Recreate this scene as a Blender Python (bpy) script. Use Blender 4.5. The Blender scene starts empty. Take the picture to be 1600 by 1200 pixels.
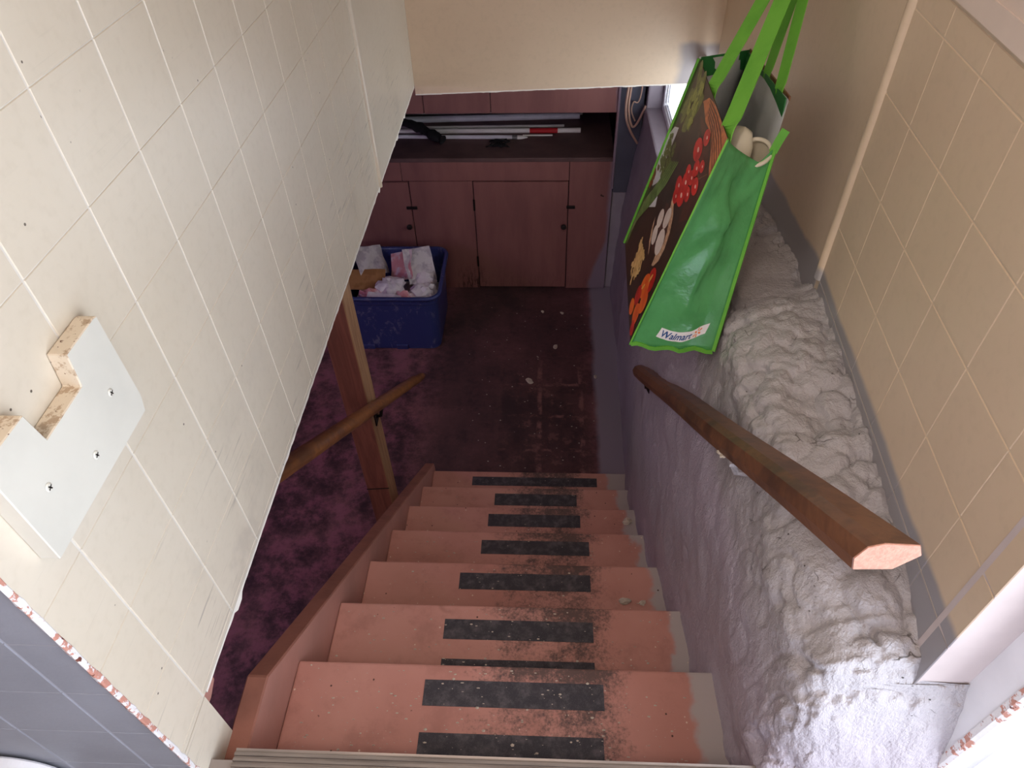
import bpy, bmesh, math, random
from mathutils import Vector, Matrix, noise
import numpy as np

# ------------------------------------------------------------------ camera, world, sun, exposure
SC = bpy.context.scene
COL = SC.collection
H = 2.775                      # eye height above the basement floor; the numbers below are relative to the eye
CAM_R = [[0.9989076523762991, 0.039640742215010225, -0.02474092926132561],
         [-0.010364891084629249, 0.704243427923754, 0.7098829222195756],
         [-0.045563922755559406, 0.708851046259257, -0.703885021264327]]
cam_d = bpy.data.cameras.new('camera')
cam = bpy.data.objects.new('camera', cam_d)
COL.objects.link(cam)
cam_d.sensor_fit = 'HORIZONTAL'; cam_d.sensor_width = 36.0
cam_d.lens = 1095.0964551466066 / 1600 * 36.0
cam_d.clip_start = 0.02; cam_d.clip_end = 200
r_, u_, f_ = [Vector(v) for v in CAM_R]
cam.matrix_world = Matrix(((r_.x, u_.x, -f_.x, 0), (r_.y, u_.y, -f_.y, 0), (r_.z, u_.z, -f_.z, H), (0, 0, 0, 1)))
SC.camera = cam

SC.view_settings.view_transform = 'Standard'
SC.view_settings.look = 'None'
SC.view_settings.gamma = 1.0
SC.view_settings.use_curve_mapping = False
SC.view_settings.exposure = 0.0

W = bpy.data.worlds.new('world'); SC.world = W; W.use_nodes = True
bg = W.node_tree.nodes['Background']
bg.inputs['Color'].default_value = (0.88, 0.94, 1.0, 1)
bg.inputs['Strength'].default_value = 5.0

def lamp(name, kind, loc, energy, color, rot=None, **kw):
    d = bpy.data.lights.new(name, kind); d.energy = energy; d.color = color
    for k, v in kw.items(): setattr(d, k, v)
    o = bpy.data.objects.new(name, d); COL.objects.link(o)
    o.location = (loc[0], loc[1], loc[2] + H)
    if rot: o.rotation_euler = rot
    return o
def aim(o, d):
    o.rotation_euler = Vector(d).to_track_quat('-Z', 'Y').to_euler()

# daylight through the side entrance on the right of the landing, and an added area lamp for its bounce
L_DOOR = lamp('doorway_daylight', 'AREA', (0.93, -0.22, -0.62), 9.0, (0.74, 0.84, 1.0), shape='RECTANGLE', size=0.85, size_y=1.15)
aim(L_DOOR, (-1.0, 0.42, -0.05))
L_STEP = lamp('step_bounce_fill', 'AREA', (0.15, -0.25, -1.22), 13.0, (0.66, 0.79, 1.0), shape='RECTANGLE', size=1.0, size_y=0.7)
aim(L_STEP, (-0.25, 0.30, 1.0))
L_HALL = lamp('hall_ceiling_lamp', 'POINT', (-0.38, -0.35, 0.80), 30.0, (1.0, 0.85, 0.71), shadow_soft_size=0.12)
# unseen violet lamp added to tint the basement from the left
L_VIOLET = lamp('added_violet_fill', 'AREA', (-2.4, 1.7, -1.05), 26.0, (0.72, 0.30, 1.0), shape='RECTANGLE', size=1.2, size_y=0.3)
aim(L_VIOLET, (0.6, 0.5, -0.55))

# ------------------------------------------------------------------ helpers
def lin(c):
    c = c / 255.0
    return c / 12.92 if c <= 0.04045 else ((c + 0.055) / 1.055) ** 2.4
def rgb(r, g, b): return (lin(r), lin(g), lin(b), 1.0)

class G:
    """small wrapper round a material node tree"""
    def __init__(s, name):
        s.m = bpy.data.materials.new(name); s.m.use_nodes = True
        s.nt = s.m.node_tree; s.b = s.nt.nodes['Principled BSDF']
        s._pos = None; s._obj = None
    def n(s, t): return s.nt.nodes.new(t)
    def l(s, a, b):
        if hasattr(a, 'is_output'): s.nt.links.new(a, b)
        else: b.default_value = a
    @property
    def pos(s):
        if s._pos is None: s._pos = s.n('ShaderNodeNewGeometry').outputs['Position']
        return s._pos
    @property
    def obj(s):
        if s._obj is None: s._obj = s.n('ShaderNodeTexCoord').outputs['Object']
        return s._obj
    def sep(s, v):
        x = s.n('ShaderNodeSeparateXYZ'); s.l(v, x.inputs[0]); return x.outputs
    def math(s, op, a, b=0.0, c=0.0):
        x = s.n('ShaderNodeMath'); x.operation = op
        s.l(a, x.inputs[0]); s.l(b, x.inputs[1]); s.l(c, x.inputs[2]); return x.outputs[0]
    def add(s, a, b): return s.math('ADD', a, b)
    def sub(s, a, b): return s.math('SUBTRACT', a, b)
    def mul(s, a, b): return s.math('MULTIPLY', a, b)
    def step(s, v, lo, hi, a=0.0, b=1.0):
        x = s.n('ShaderNodeMapRange'); x.interpolation_type = 'SMOOTHSTEP'
        s.l(v, x.inputs[0]); s.l(lo, x.inputs[1]); s.l(hi, x.inputs[2]); s.l(a, x.inputs[3]); s.l(b, x.inputs[4])
        return x.outputs[0]
    def mapv(s, v, scale=(1, 1, 1), rot=(0, 0, 0), loc=(0, 0, 0)):
        x = s.n('ShaderNodeMapping'); s.l(v, x.inputs[0])
        x.inputs['Location'].default_value = loc; x.inputs['Rotation'].default_value = rot; x.inputs['Scale'].default_value = scale
        return x.outputs[0]
    def noise(s, v, scale, detail=3.0, rough=0.55, dist=0.0):
        x = s.n('ShaderNodeTexNoise'); s.l(v, x.inputs['Vector'])
        x.inputs['Scale'].default_value = scale; x.inputs['Detail'].default_value = detail
        x.inputs['Roughness'].default_value = rough; x.inputs['Distortion'].default_value = dist
        return x.outputs[0]
    def voro(s, v, scale, feat='F1', out='Distance', rnd=1.0):
        x = s.n('ShaderNodeTexVoronoi'); x.feature = feat; s.l(v, x.inputs['Vector'])
        x.inputs['Scale'].default_value = scale; x.inputs['Randomness'].default_value = rnd
        return x.outputs[out]
    def mix(s, f, a, b):
        x = s.n('ShaderNodeMix'); x.data_type = 'RGBA'; s.l(f, x.inputs[0]); s.l(a, x.inputs[6]); s.l(b, x.inputs[7])
        return x.outputs[2]
    def bump(s, h, strength=0.3, dist=0.005):
        x = s.n('ShaderNodeBump'); x.inputs['Strength'].default_value = strength; x.inputs['Distance'].default_value = dist
        s.l(h, x.inputs['Height']); s.l(x.outputs[0], s.b.inputs['Normal'])
    def done(s, col, rough=0.5, spec=0.5, metal=0.0):
        s.l(col, s.b.inputs['Base Color']); s.l(rough, s.b.inputs['Roughness'])
        s.b.inputs['Specular IOR Level'].default_value = spec; s.b.inputs['Metallic'].default_value = metal
        return s.m

def simple(name, c, rough=0.5, var=0.06, scale=25.0, bump=0.0, bscale=120.0, spec=0.4, metal=0.0, c2=None):
    g = G(name)
    n = g.noise(g.pos, scale, 4.0)
    c2 = c2 or tuple(max(0, v * (1 - 4 * var)) for v in c[:3]) + (1,)
    col = g.mix(g.step(n, 0.35, 0.75), c, c2)
    if bump: g.bump(g.noise(g.pos, bscale, 3.0), bump, 0.004)
    return g.done(col, rough, spec, metal)

def world_loc(o):
    v = Vector(o.location)
    while o.parent is not None:
        o = o.parent; v = v + Vector(o.location)
    return v
def put(o, loc, parent=None):
    loc = Vector(loc)
    if parent is not None:
        o.parent = parent; o.location = loc - world_loc(parent)
    else: o.location = loc
    return o
def mesh(name, verts, faces, mat, smooth=False):
    me = bpy.data.meshes.new(name)
    me.from_pydata([tuple(v) for v in verts], [], faces)
    for m in (mat if isinstance(mat, (list, tuple)) else [mat]): me.materials.append(m)
    if smooth:
        for p in me.polygons: p.use_smooth = True
    me.update(); return me
def obj(name, vf, mat, parent=None, smooth=False, kind=None, mats=None):
    """one mesh object; verts are eye-relative, the origin goes to the bottom centre of the box round them"""
    v, f = vf
    v = np.asarray(v, float)
    lo, hi = v.min(0), v.max(0)
    o0 = np.array([(lo[0] + hi[0]) / 2, (lo[1] + hi[1]) / 2, lo[2]])
    me = mesh(name, v - o0, f, mat, smooth)
    if mats is not None:
        for p, i in zip(me.polygons, mats): p.material_index = i
    o = bpy.data.objects.new(name, me); COL.objects.link(o)
    put(o, (o0[0], o0[1], o0[2] + H), parent)
    if kind: o['kind'] = kind
    return o
def empty(name, loc, label, cat, group=None):
    o = bpy.data.objects.new(name, None); COL.objects.link(o); o.empty_display_size = 0.05
    o.location = (loc[0], loc[1], loc[2] + H)
    return tag(o, label, cat, group)
def tag(o, label, cat=None, group=None):
    o['label'] = label
    if cat: o['category'] = cat
    if group: o['group'] = group
    return o

def bm_out(bm):
    bm.normal_update()
    bm.verts.index_update()
    v = [tuple(x.co) for x in bm.verts]; f = [[a.index for a in p.verts] for p in bm.faces]
    bm.free(); return v, f
def box(x0, x1, y0, y1, z0, z1, bev=0.0, seg=1):
    bm = bmesh.new()
    bmesh.ops.create_cube(bm, size=1.0)
    for v in bm.verts:
        v.co = ((x0 + x1) / 2 + v.co.x * (x1 - x0), (y0 + y1) / 2 + v.co.y * (y1 - y0), (z0 + z1) / 2 + v.co.z * (z1 - z0))
    if bev: bmesh.ops.bevel(bm, geom=list(bm.edges), offset=bev, segments=seg, affect='EDGES', profile=0.6)
    return bm_out(bm)
def prism(poly, axis, a, b, bev=0.0, seg=1):
    """2D polygon extruded along an axis from a to b. axis 'x': poly is (y,z); 'y': (x,z); 'z': (x,y)"""
    def mk(p, t):
        return {'x': (t, p[0], p[1]), 'y': (p[0], t, p[1]), 'z': (p[0], p[1], t)}[axis]
    bm = bmesh.new()
    A = [bm.verts.new(mk(p, a)) for p in poly]; B = [bm.verts.new(mk(p, b)) for p in poly]
    n = len(poly)
    bm.faces.new(A); bm.faces.new(B[::-1])
    for i in range(n): bm.faces.new((A[i], B[i], B[(i + 1) % n], A[(i + 1) % n]))
    bmesh.ops.recalc_face_normals(bm, faces=list(bm.faces))
    if bev: bmesh.ops.bevel(bm, geom=list(bm.edges), offset=bev, segments=seg, affect='EDGES', profile=0.6)
    return bm_out(bm)
def tube(pts, rad, n=10, cap=True):
    """round tube along points; rad is a number or one per point"""
    pts = [Vector(p) for p in pts]
    rad = rad if isinstance(rad, (list, tuple)) else [rad] * len(pts)
    v, f = [], []
    prev = None
    for i, p in enumerate(pts):
        t = (pts[min(i + 1, len(pts) - 1)] - pts[max(i - 1, 0)]).normalized()
        if prev is None:
            up = Vector((0, 0, 1)) if abs(t.z) < 0.9 else Vector((1, 0, 0))
            a = t.cross(up).normalized()
        else: a = (prev - t * prev.dot(t)).normalized()
        prev = a; b = t.cross(a)
        for k in range(n):
            w = 2 * math.pi * k / n
            v.append(p + (a * math.cos(w) + b * math.sin(w)) * rad[i])
    for i in range(len(pts) - 1):
        for k in range(n):
            f.append([i * n + k, i * n + (k + 1) % n, (i + 1) * n + (k + 1) % n, (i + 1) * n + k])
    if cap: f.append(list(range(n))[::-1]); f.append([(len(pts) - 1) * n + k for k in range(n)])
    return [tuple(x) for x in v], f
def sweep(poly, path, cap=True):
    """section polygon of (dx,dz) carried along path points without turning"""
    v, f = [], []; n = len(poly)
    for (p, s) in path:
        for (a, b) in poly: v.append((p[0] + a * s, p[1], p[2] + b * s))
    for i in range(len(path) - 1):
        for k in range(n):
            f.append([i * n + k, i * n + (k + 1) % n, (i + 1) * n + (k + 1) % n, (i + 1) * n + k])
    if cap: f.append(list(range(n))); f.append([(len(path) - 1) * n + k for k in range(n)][::-1])
    return v, f
def join(*parts):
    v, f = [], []
    for a, b in parts:
        o = len(v); v += list(a); f += [[i + o for i in q] for q in b]
    return v, f
def catmull(P, n=8):
    P = [Vector(p) for p in P]; Q = [P[0]] + P + [P[-1]]; out = []
    for i in range(1, len(Q) - 2):
        for k in range(n):
            t = k / n
            out.append(0.5 * ((2 * Q[i]) + (-Q[i-1] + Q[i+1]) * t + (2*Q[i-1] - 5*Q[i] + 4*Q[i+1] - Q[i+2]) * t*t + (-Q[i-1] + 3*Q[i] - 3*Q[i+1] + Q[i+2]) * t**3))
    out.append(P[-1]); return out
rnd = random.Random(7)

# ------------------------------------------------------------------ materials
def mat_wall(name, base, alt, over=None, scuff=False, over_axis=None):
    """painted hardboard panel: faint mottling, optional grey overspray, optional scuffs"""
    g = G(name); p = g.pos; s = g.sep(p)
    n = g.noise(p, 1.7, 4.0, 0.6)
    col = g.mix(g.step(n, 0.3, 0.7), base, alt)
    fine = g.noise(p, 60.0, 3.0)
    col = g.mix(g.mul(g.step(fine, 0.45, 0.8), 0.10), col, rgb(150, 135, 110))
    if scuff:
        st = g.noise(g.mapv(p, (1.0, 3.0, 70.0), (math.radians(14), 0, 0)), 2.0, 3.0, 0.6, 0.3)
        low = g.step(s[2], H - 0.72, H - 1.12)
        zone = g.step(g.noise(p, 4.0, 2.0), 0.42, 0.60)
        col = g.mix(g.mul(g.mul(g.step(st, 0.585, 0.70), g.add(g.mul(low, 0.6), 0.05)), zone), col, rgb(95, 88, 86))
        sp = g.voro(p, 26.0)
        col = g.mix(g.mul(g.step(sp, 0.055, 0.035), g.step(g.noise(p, 7.0, 1.0), 0.55, 0.60)), col, rgb(92, 82, 72))
        dirt = g.noise(p, 5.0, 4.0, 0.7)
        col = g.mix(g.mul(g.step(dirt, 0.52, 0.72), g.mul(low, 0.22)), col, rgb(128, 120, 118))
    if over == 'low':      # grey paint mist along the bottom of the right-hand panels
        e = g.add(s[2], g.mul(g.sub(g.noise(p, 9.0, 2.0), 0.5), 0.02))
        e = g.add(e, g.mul(g.math('MAXIMUM', g.sub(s[1], 1.22), 0.0), 0.145))
        col = g.mix(g.step(e, H - 0.850, H - 0.868), col, rgb(150, 146, 150))
    if over == 'corner':   # grey paint mist on the lower right corner of the header
        nn = g.mul(g.sub(g.noise(p, 9.0, 2.0), 0.5), 0.05)
        a = g.step(g.add(s[0], nn), 0.50, 0.545); b = g.step(g.add(s[2], nn), H - 0.985, H - 1.015)
        col = g.mix(g.mul(a, b), col, rgb(160, 152, 152))
    g.bump(g.add(g.mul(fine, 0.35), g.noise(p, 14.0, 2.0)), 0.10, 0.003)
    return g.done(col, 0.36, 0.45)
M_LEFT = mat_wall('cream_panel_paint', rgb(213, 203, 187), rgb(206, 195, 177), scuff=True)
M_GROOVE = simple('lit_groove_paint', rgb(220, 214, 205), 0.4, 0.02)  # lighter than the boards: light caught in the grooves, put into the colour
M_RIGHT = mat_wall('tan_panel_paint', rgb(213, 192, 168), rgb(207, 185, 160), over='low')
M_HEAD = mat_wall('header_paint', rgb(216, 195, 170), rgb(209, 187, 162), over='corner')
M_RGROOVE = simple('tan_groove_paint', rgb(212, 194, 173), 0.4, 0.02)
M_GREYPANEL = simple('grey_panel_paint', rgb(146, 148, 158), 0.45, 0.03, 8, 0.08)
M_GREYGROOVE = simple('grey_groove_paint', rgb(172, 174, 186), 0.45, 0.02)
M_WHITE = simple('white_gloss_paint', rgb(232, 232, 238), 0.3, 0.02, 10)
M_PALE = simple('pale_pink_plaster', rgb(196, 182, 180), 0.5, 0.04, 6, 0.10, 40)
M_SILL = simple('pale_sill_paint', rgb(222, 205, 195), 0.5, 0.02, 6)
M_CHIP = simple('raw_white_chip', rgb(240, 235, 226), 0.8, 0.03)
M_DARK = simple('dark_void_board', rgb(40, 30, 36), 0.9, 0.05)

def mat_chip():   # corner edge whose paint has chipped to salmon primer
    g = G('chipped_corner'); p = g.pos
    n = g.noise(g.mapv(p, (1, 1, 1.2)), 46.0, 5.0, 0.7)
    n2 = g.noise(p, 5.0, 2.0)
    col = g.mix(g.step(g.add(n, g.mul(g.sub(n2, 0.5), 0.6)), 0.49, 0.52), rgb(225, 222, 224), rgb(190, 134, 118))
    col = g.mix(g.step(g.noise(p, 90.0, 2.0), 0.66, 0.7), col, rgb(110, 60, 48))
    g.bump(n, 0.5, 0.004); return g.done(col, 0.6)
M_CORNER = mat_chip()

def mat_tread():
    g = G('salmon_tread_paint'); p = g.pos; s = g.sep(p)
    n = g.noise(p, 3.0, 4.0, 0.6)
    col = g.mix(g.step(n, 0.3, 0.7), rgb(190, 137, 127), rgb(176, 122, 112))
    col = g.mix(g.mul(g.step(g.noise(p, 11.0, 5.0, 0.7), 0.48, 0.72), 0.35), col, rgb(134, 88, 80))
    # fraction of the going, 0 at the back of a tread, 1 at its nosing
    fr = g.math('FRACT', g.math('DIVIDE', g.sub(s[1], 0.3865), 0.23382))
    # tread wear: dirt around and between the grip strips
    dx = g.math('ABSOLUTE', g.sub(s[0], 0.015))
    core = g.step(dx, 0.28, 0.05)
    rightish = g.step(g.math('ABSOLUTE', g.sub(s[0], 0.11)), 0.12, 0.0)
    w1 = g.noise(p, 26.0, 6.0, 0.75); w2 = g.noise(p, 130.0, 4.0, 0.75)
    edge = g.step(fr, 0.72, 0.98)
    wear = g.add(g.mul(core, g.add(0.245, g.mul(edge, 0.10))), g.mul(rightish, 0.07))
    thr = g.sub(g.add(g.mul(w1, 0.55), g.mul(w2, 0.45)), g.sub(0.70, wear))
    dark = g.step(thr, -0.04, 0.20)
    col = g.mix(g.mul(dark, 0.88), col, rgb(66, 58, 58))
    # grey overspray at the wall end
    nn = g.mul(g.sub(g.noise(p, 9.0, 4.0, 0.6), 0.5), 0.13)
    ov = g.step(g.add(g.add(s[0], nn), g.mul(g.math('SINE', g.mul(fr, 3.1)), -0.012)), 0.286, 0.308)
    col = g.mix(g.mul(ov, 0.93), col, rgb(168, 160, 160))
    # specks
    sp = g.voro(p, 55.0); sel = g.noise(p, 40.0, 1.0)
    col = g.mix(g.mul(g.step(sp, 0.14, 0.09), g.step(sel, 0.60, 0.63)), col, rgb(212, 190, 172))
    sp2 = g.voro(g.mapv(p, (1, 1, 1), (0, 0, 0), (3.1, 1.7, 0)), 34.0)
    col = g.mix(g.mul(g.step(sp2, 0.10, 0.06), g.step(g.noise(p, 23.0, 1.0), 0.58, 0.60)), col, rgb(62, 38, 34))
    # timber knots telegraphing through the paint
    kn = g.voro(g.mapv(p, (1.0, 1.3, 0.4)), 2.3)
    col = g.mix(g.mul(g.mul(g.step(g.math('ABSOLUTE', g.sub(kn, 0.085)), 0.02, 0.0), 0.35), g.step(s[0], -0.2, -0.26)), col, rgb(110, 62, 52))
    g.bump(g.add(g.noise(g.mapv(p, (3, 60, 60)), 1.5, 3.0), g.mul(w2, 0.5)), 0.12, 0.003)
    return g.done(col, 0.5, 0.35)
M_TREAD = mat_tread()
M_STRINGER = simple('salmon_stringer_paint', rgb(188, 136, 124), 0.5, 0.05, 5, 0.12, 60)
M_STRINGER_EDGE = simple('salmon_stringer_edge', rgb(150, 98, 84), 0.6, 0.07, 12, 0.2, 60)
def mat_grip():
    g = G('black_grip_tape'); p = g.pos; s = g.sep(p)
    d = g.noise(p, 34.0, 5.0, 0.7); gr = g.noise(p, 700.0, 2.0)
    col = g.mix(g.step(d, 0.42, 0.72), rgb(58, 55, 61), rgb(92, 86, 90))
    col = g.mix(g.mul(g.step(gr, 0.60, 0.72), 0.5), col, rgb(120, 115, 120))
    g.bump(gr, 0.5, 0.001); return g.done(col, 0.75, 0.3)
M_GRIP = mat_grip()
def mat_alu():
    g = G('ridged_aluminium'); p = g.pos
    n = g.noise(g.mapv(p, (4, 60, 4)), 2.0, 3.0)
    col = g.mix(n, rgb(98, 90, 88), rgb(172, 160, 152)); return g.done(col, 0.4, 0.5, 0.7)
M_ALU = mat_alu()

def mat_foam():
    g = G('grey_sprayed_foam'); p = g.pos; s = g.sep(p)
    n = g.noise(p, 5.0, 4.0)
    up = g.step(s[2], H - 1.25, H - 0.98)
    col = g.mix(up, rgb(172, 163, 174), rgb(174, 169, 173))  # lower foam tinted violet, the coloured light painted into its base
    col = g.mix(g.mul(g.step(n, 0.45, 0.7), 0.25), col, rgb(140, 133, 136))
    # pin holes and cracks drawn as dark specks and lines
    pit = g.voro(p, 62.0)
    sel = g.step(g.noise(p, 11.0, 2.0), 0.55, 0.62)
    col = g.mix(g.mul(g.mul(g.step(pit, 0.13, 0.08), sel), up), col, rgb(52, 46, 42))
    wob = g.n('ShaderNodeVectorMath'); wob.operation = 'MULTIPLY_ADD'; wn = g.n('ShaderNodeTexNoise'); wn.inputs['Scale'].default_value = 22.0; g.l(p, wn.inputs['Vector']); g.l(wn.outputs['Color'], wob.inputs[0]); wob.inputs[1].default_value = (0.03, 0.03, 0.03); g.l(p, wob.inputs[2])
    cr = g.voro(wob.outputs[0], 30.0, 'DISTANCE_TO_EDGE')
    col = g.mix(g.mul(g.mul(g.step(cr, 0.035, 0.01), g.step(g.noise(p, 13.0, 2.0), 0.60, 0.66)), g.mul(up, 0.8)), col, rgb(70, 62, 58))
    a = g.noise(g.mapv(p, (120, 95, 60)), 1.0, 3.0, 0.6); b = g.noise(p, 220.0, 3.0)
    g.bump(g.add(g.mul(a, 0.8), g.mul(b, 0.4)), 0.6, 0.009)
    return g.done(col, 0.38, 0.5)
M_FOAM = mat_foam()
M_FOUND = simple('grey_painted_concrete', rgb(158, 148, 158), 0.5, 0.05, 6, 0.4, 30)

def mat_floor():
    g = G('stained_concrete_floor'); p = g.pos; s = g.sep(p)
    n1 = g.noise(p, 2.2, 6.0, 0.68); n2 = g.noise(p, 9.0, 6.0, 0.72); n3 = g.noise(p, 45.0, 4.0, 0.7)
    t = g.add(g.mul(n1, 0.5), g.add(g.mul(n2, 0.38), g.mul(n3, 0.12)))
    col = g.mix(g.step(t, 0.40, 0.64), rgb(66, 46, 50), rgb(160, 106, 108))
    # left part mottled with more pinkish red
    leftp = g.step(s[0], -0.5, -0.95)
    col = g.mix(g.mul(g.mul(leftp, g.step(n2, 0.45, 0.62)), 0.55), col, rgb(158, 92, 112))
    # foot-worn darkness in front of the bench
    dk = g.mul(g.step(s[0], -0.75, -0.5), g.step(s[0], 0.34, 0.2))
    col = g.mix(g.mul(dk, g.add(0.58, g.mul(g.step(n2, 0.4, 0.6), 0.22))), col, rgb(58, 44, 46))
    # grid of old tile mastic near the foot of the stairs
    wv = g.mul(g.sub(g.noise(p, 14.0, 3.0), 0.5), 0.03)
    tx = g.math('FRACT', g.math('DIVIDE', g.add(g.add(s[0], 2.272), wv), 0.225)); ty = g.math('FRACT', g.math('DIVIDE', g.add(g.sub(s[1], 1.839), wv), 0.238))
    gx = g.step(g.math('ABSOLUTE', g.sub(tx, 0.5)), 0.42, 0.47); gy = g.step(g.math('ABSOLUTE', g.sub(ty, 0.5)), 0.44, 0.48)
    grid = g.math('MAXIMUM', gx, gy)
    zone = g.mul(g.mul(g.step(s[0], -0.30, -0.05), g.step(s[0], 0.30, 0.22)), g.mul(g.step(s[1], 2.0, 2.2), g.step(s[1], 3.1, 2.85)))
    worn = g.step(g.noise(p, 10.0, 4.0, 0.7), 0.44, 0.60)
    col = g.mix(g.mul(g.mul(grid, worn), zone), col, rgb(132, 92, 88))
    col = g.mix(g.mul(g.mul(g.step(n2, 0.55, 0.62), zone), 0.55), col, rgb(126, 88, 84))
    # paint mist band along the right-hand wall
    e = g.add(s[0], g.mul(g.sub(g.noise(p, 4.0, 3.0), 0.5), 0.05))
    col = g.mix(g.mul(g.step(e, 0.265, 0.305), g.step(s[1], 1.0, 1.1)), col, rgb(142, 132, 146))
    g.bump(t, 0.4, 0.01)
    return g.done(col, 0.55, 0.35)
M_FLOOR = mat_floor()
M_LANDING = simple('landing_lino', rgb(150, 140, 135), 0.5, 0.05, 8)
M_DIRTWALL = simple('basement_wall_paint', rgb(120, 90, 100), 0.8, 0.06, 3)
M_CEIL = simple('ceiling_paint', rgb(225, 220, 210), 0.8, 0.02)
M_JOIST = simple('joist_board', rgb(70, 54, 56), 0.8, 0.06)

def mat_bench(name, a, b, stain_shade=True):
    g = G(name); p = g.pos; s = g.sep(p)
    n = g.noise(g.mapv(p, (5, 5, 1.0)), 2.0, 5.0, 0.6)
    col = g.mix(g.step(n, 0.35, 0.7), a, b)
    if stain_shade:   # scrapes along the foot, and the tote's soft shadow painted in
        low = g.step(s[2], 0.22, 0.0)
        d = g.noise(g.mapv(p, (60, 60, 12)), 1.0, 5.0, 0.7)
        zone = g.step(g.math('ABSOLUTE', g.sub(s[0], -0.47)), 0.12, 0.03)
        col = g.mix(g.mul(g.mul(g.step(d, 0.46, 0.58), low), g.add(0.15, g.mul(zone, 0.8))), col, rgb(58, 34, 34))
    e = g.add(s[0], g.mul(g.sub(g.noise(p, 5.0, 3.0), 0.5), 0.06))
    edge = g.add(0.352, g.mul(g.step(s[2], 0.42, 0.0), -0.09))
    col = g.mix(g.step(g.sub(e, edge), 0.0, 0.03), col, rgb(140, 122, 136))
    g.bump(n, 0.12, 0.003)
    return g.done(col, 0.5, 0.35)
M_BENCH = mat_bench('salmon_plywood_paint', rgb(146, 98, 92), rgb(132, 87, 83))
M_BENCHTOP = simple('bench_top_paint', rgb(104, 78, 76), 0.6, 0.1, 6, 0.1, 40)
M_BLUEGREY = simple('blue_grey_board', rgb(84, 84, 98), 0.55, 0.05, 6)
M_IRON = simple('dark_iron', rgb(48, 40, 38), 0.5, 0.08, 40, 0, 0, 0.5, 0.6)
M_STEEL = simple('screw_steel', rgb(140, 140, 142), 0.4, 0.1, 60, 0, 0, 0.5, 0.9)
M_BLACK = simple('black_fabric', rgb(24, 22, 24), 0.9, 0.05, 40)
M_PVC = simple('white_pipe_plastic', rgb(205, 200, 208), 0.35, 0.04, 12)
M_POLE = simple('white_pole_enamel', rgb(222, 214, 210), 0.35, 0.03, 12)
M_RED = simple('red_pole_band', rgb(180, 32, 40), 0.4, 0.05)
M_CABLE = simple('beige_cable', rgb(186, 150, 132), 0.5, 0.05)

def mat_wood(name, a, b, c, axis='rail', rough=0.38):
    g = G(name); p = g.pos
    if axis == 'rail': v = g.mapv(p, (40, 5, 40), (math.radians(39), 0, 0))
    else: v = g.mapv(p, (38, 38, 3.0))
    n = g.noise(v, 1.0, 5.0, 0.65, 0.6)
    n2 = g.noise(p, 6.0, 4.0, 0.7)
    col = g.mix(g.step(n, 0.35, 0.68), a, b)
    col = g.mix(g.mul(g.step(n2, 0.46, 0.66), 0.75), col, c)
    g.bump(n, 0.15, 0.002)
    return g.done(col, rough, 0.4)
M_RAIL = mat_wood('brown_varnished_rail', rgb(124, 84, 62), rgb(98, 64, 48), rgb(66, 46, 40))
M_RAILEND = simple('raw_end_grain', rgb(200, 146, 126), 0.8, 0.06, 180, 0.3, 300)
M_RAIL2 = mat_wood('honey_varnished_rail', rgb(150, 96, 56), rgb(120, 74, 44), rgb(98, 62, 44))
def mat_post():
    g = G('rough_red_post'); p = g.pos; s = g.sep(p)
    v = g.mapv(p, (38, 38, 3.0)); n = g.noise(v, 1.0, 5.0, 0.65, 0.7)
    bare = g.mix(g.step(n, 0.35, 0.7), rgb(170, 130, 96), rgb(132, 94, 68))
    red = g.mix(g.step(n, 0.35, 0.7), rgb(142, 82, 68), rgb(116, 64, 54))
    # the side facing the stairs is bare timber, the others keep old red paint
    side = g.step(s[0], -0.634, -0.6295)
    col = g.mix(side, red, bare)
    kn = g.voro(g.mapv(p, (1, 1, 0.6)), 6.0)
    col = g.mix(g.step(kn, 0.06, 0.03), col, rgb(84, 42, 34))
    g.bump(n, 0.3, 0.003); return g.done(col, 0.6, 0.3)
M_POST = mat_post()

def mat_tote():
    g = G('blue_tote_plastic'); p = g.pos; s = g.sep(p)
    sm = g.noise(g.mapv(p, (30, 30, 16)), 1.0, 6.0, 0.75, 0.8)
    zone = g.noise(p, 5.0, 2.0)
    col = g.mix(g.mul(g.mul(g.step(sm, 0.54, 0.64), g.step(zone, 0.40, 0.55)), 0.5), rgb(50, 58, 112), rgb(140, 136, 156))
    return g.done(col, 0.35, 0.5)
M_TOTE = mat_tote()
def mat_paper(name, a, b):
    g = G(name); n = g.noise(g.obj, 14.0, 3.0, 0.6)
    col = g.mix(g.step(n, 0.42, 0.58), a, b); g.bump(g.noise(g.obj, 40.0, 3.0), 0.4, 0.004)
    return g.done(col, 0.7, 0.2)
M_PAPER_W = mat_paper('white_crumpled_paper', rgb(232, 224, 226), rgb(206, 196, 204))
M_PAPER_P = mat_paper('pink_printed_paper', rgb(226, 160, 160), rgb(232, 214, 216))
M_PAPER_N = mat_paper('flyer_paper', rgb(222, 214, 214), rgb(190, 180, 186))
M_CARD = mat_paper('brown_cardboard', rgb(178, 130, 84), rgb(160, 114, 72))

# ------------------------------------------------------------------ the setting
def struct(name, vf, mat, parent=None, **k):
    return obj(name, vf, mat, parent, kind=None if parent else 'structure', **k)
ZF = -2.775; ZL = -1.255
floor = struct('floor', box(-3.4, 0.75, 0.2, 4.6, ZF - 0.1, ZF), M_FLOOR)
struct('ceiling', box(-3.4, 1.4, -0.9, 4.6, 1.15, 1.25), M_CEIL)

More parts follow.
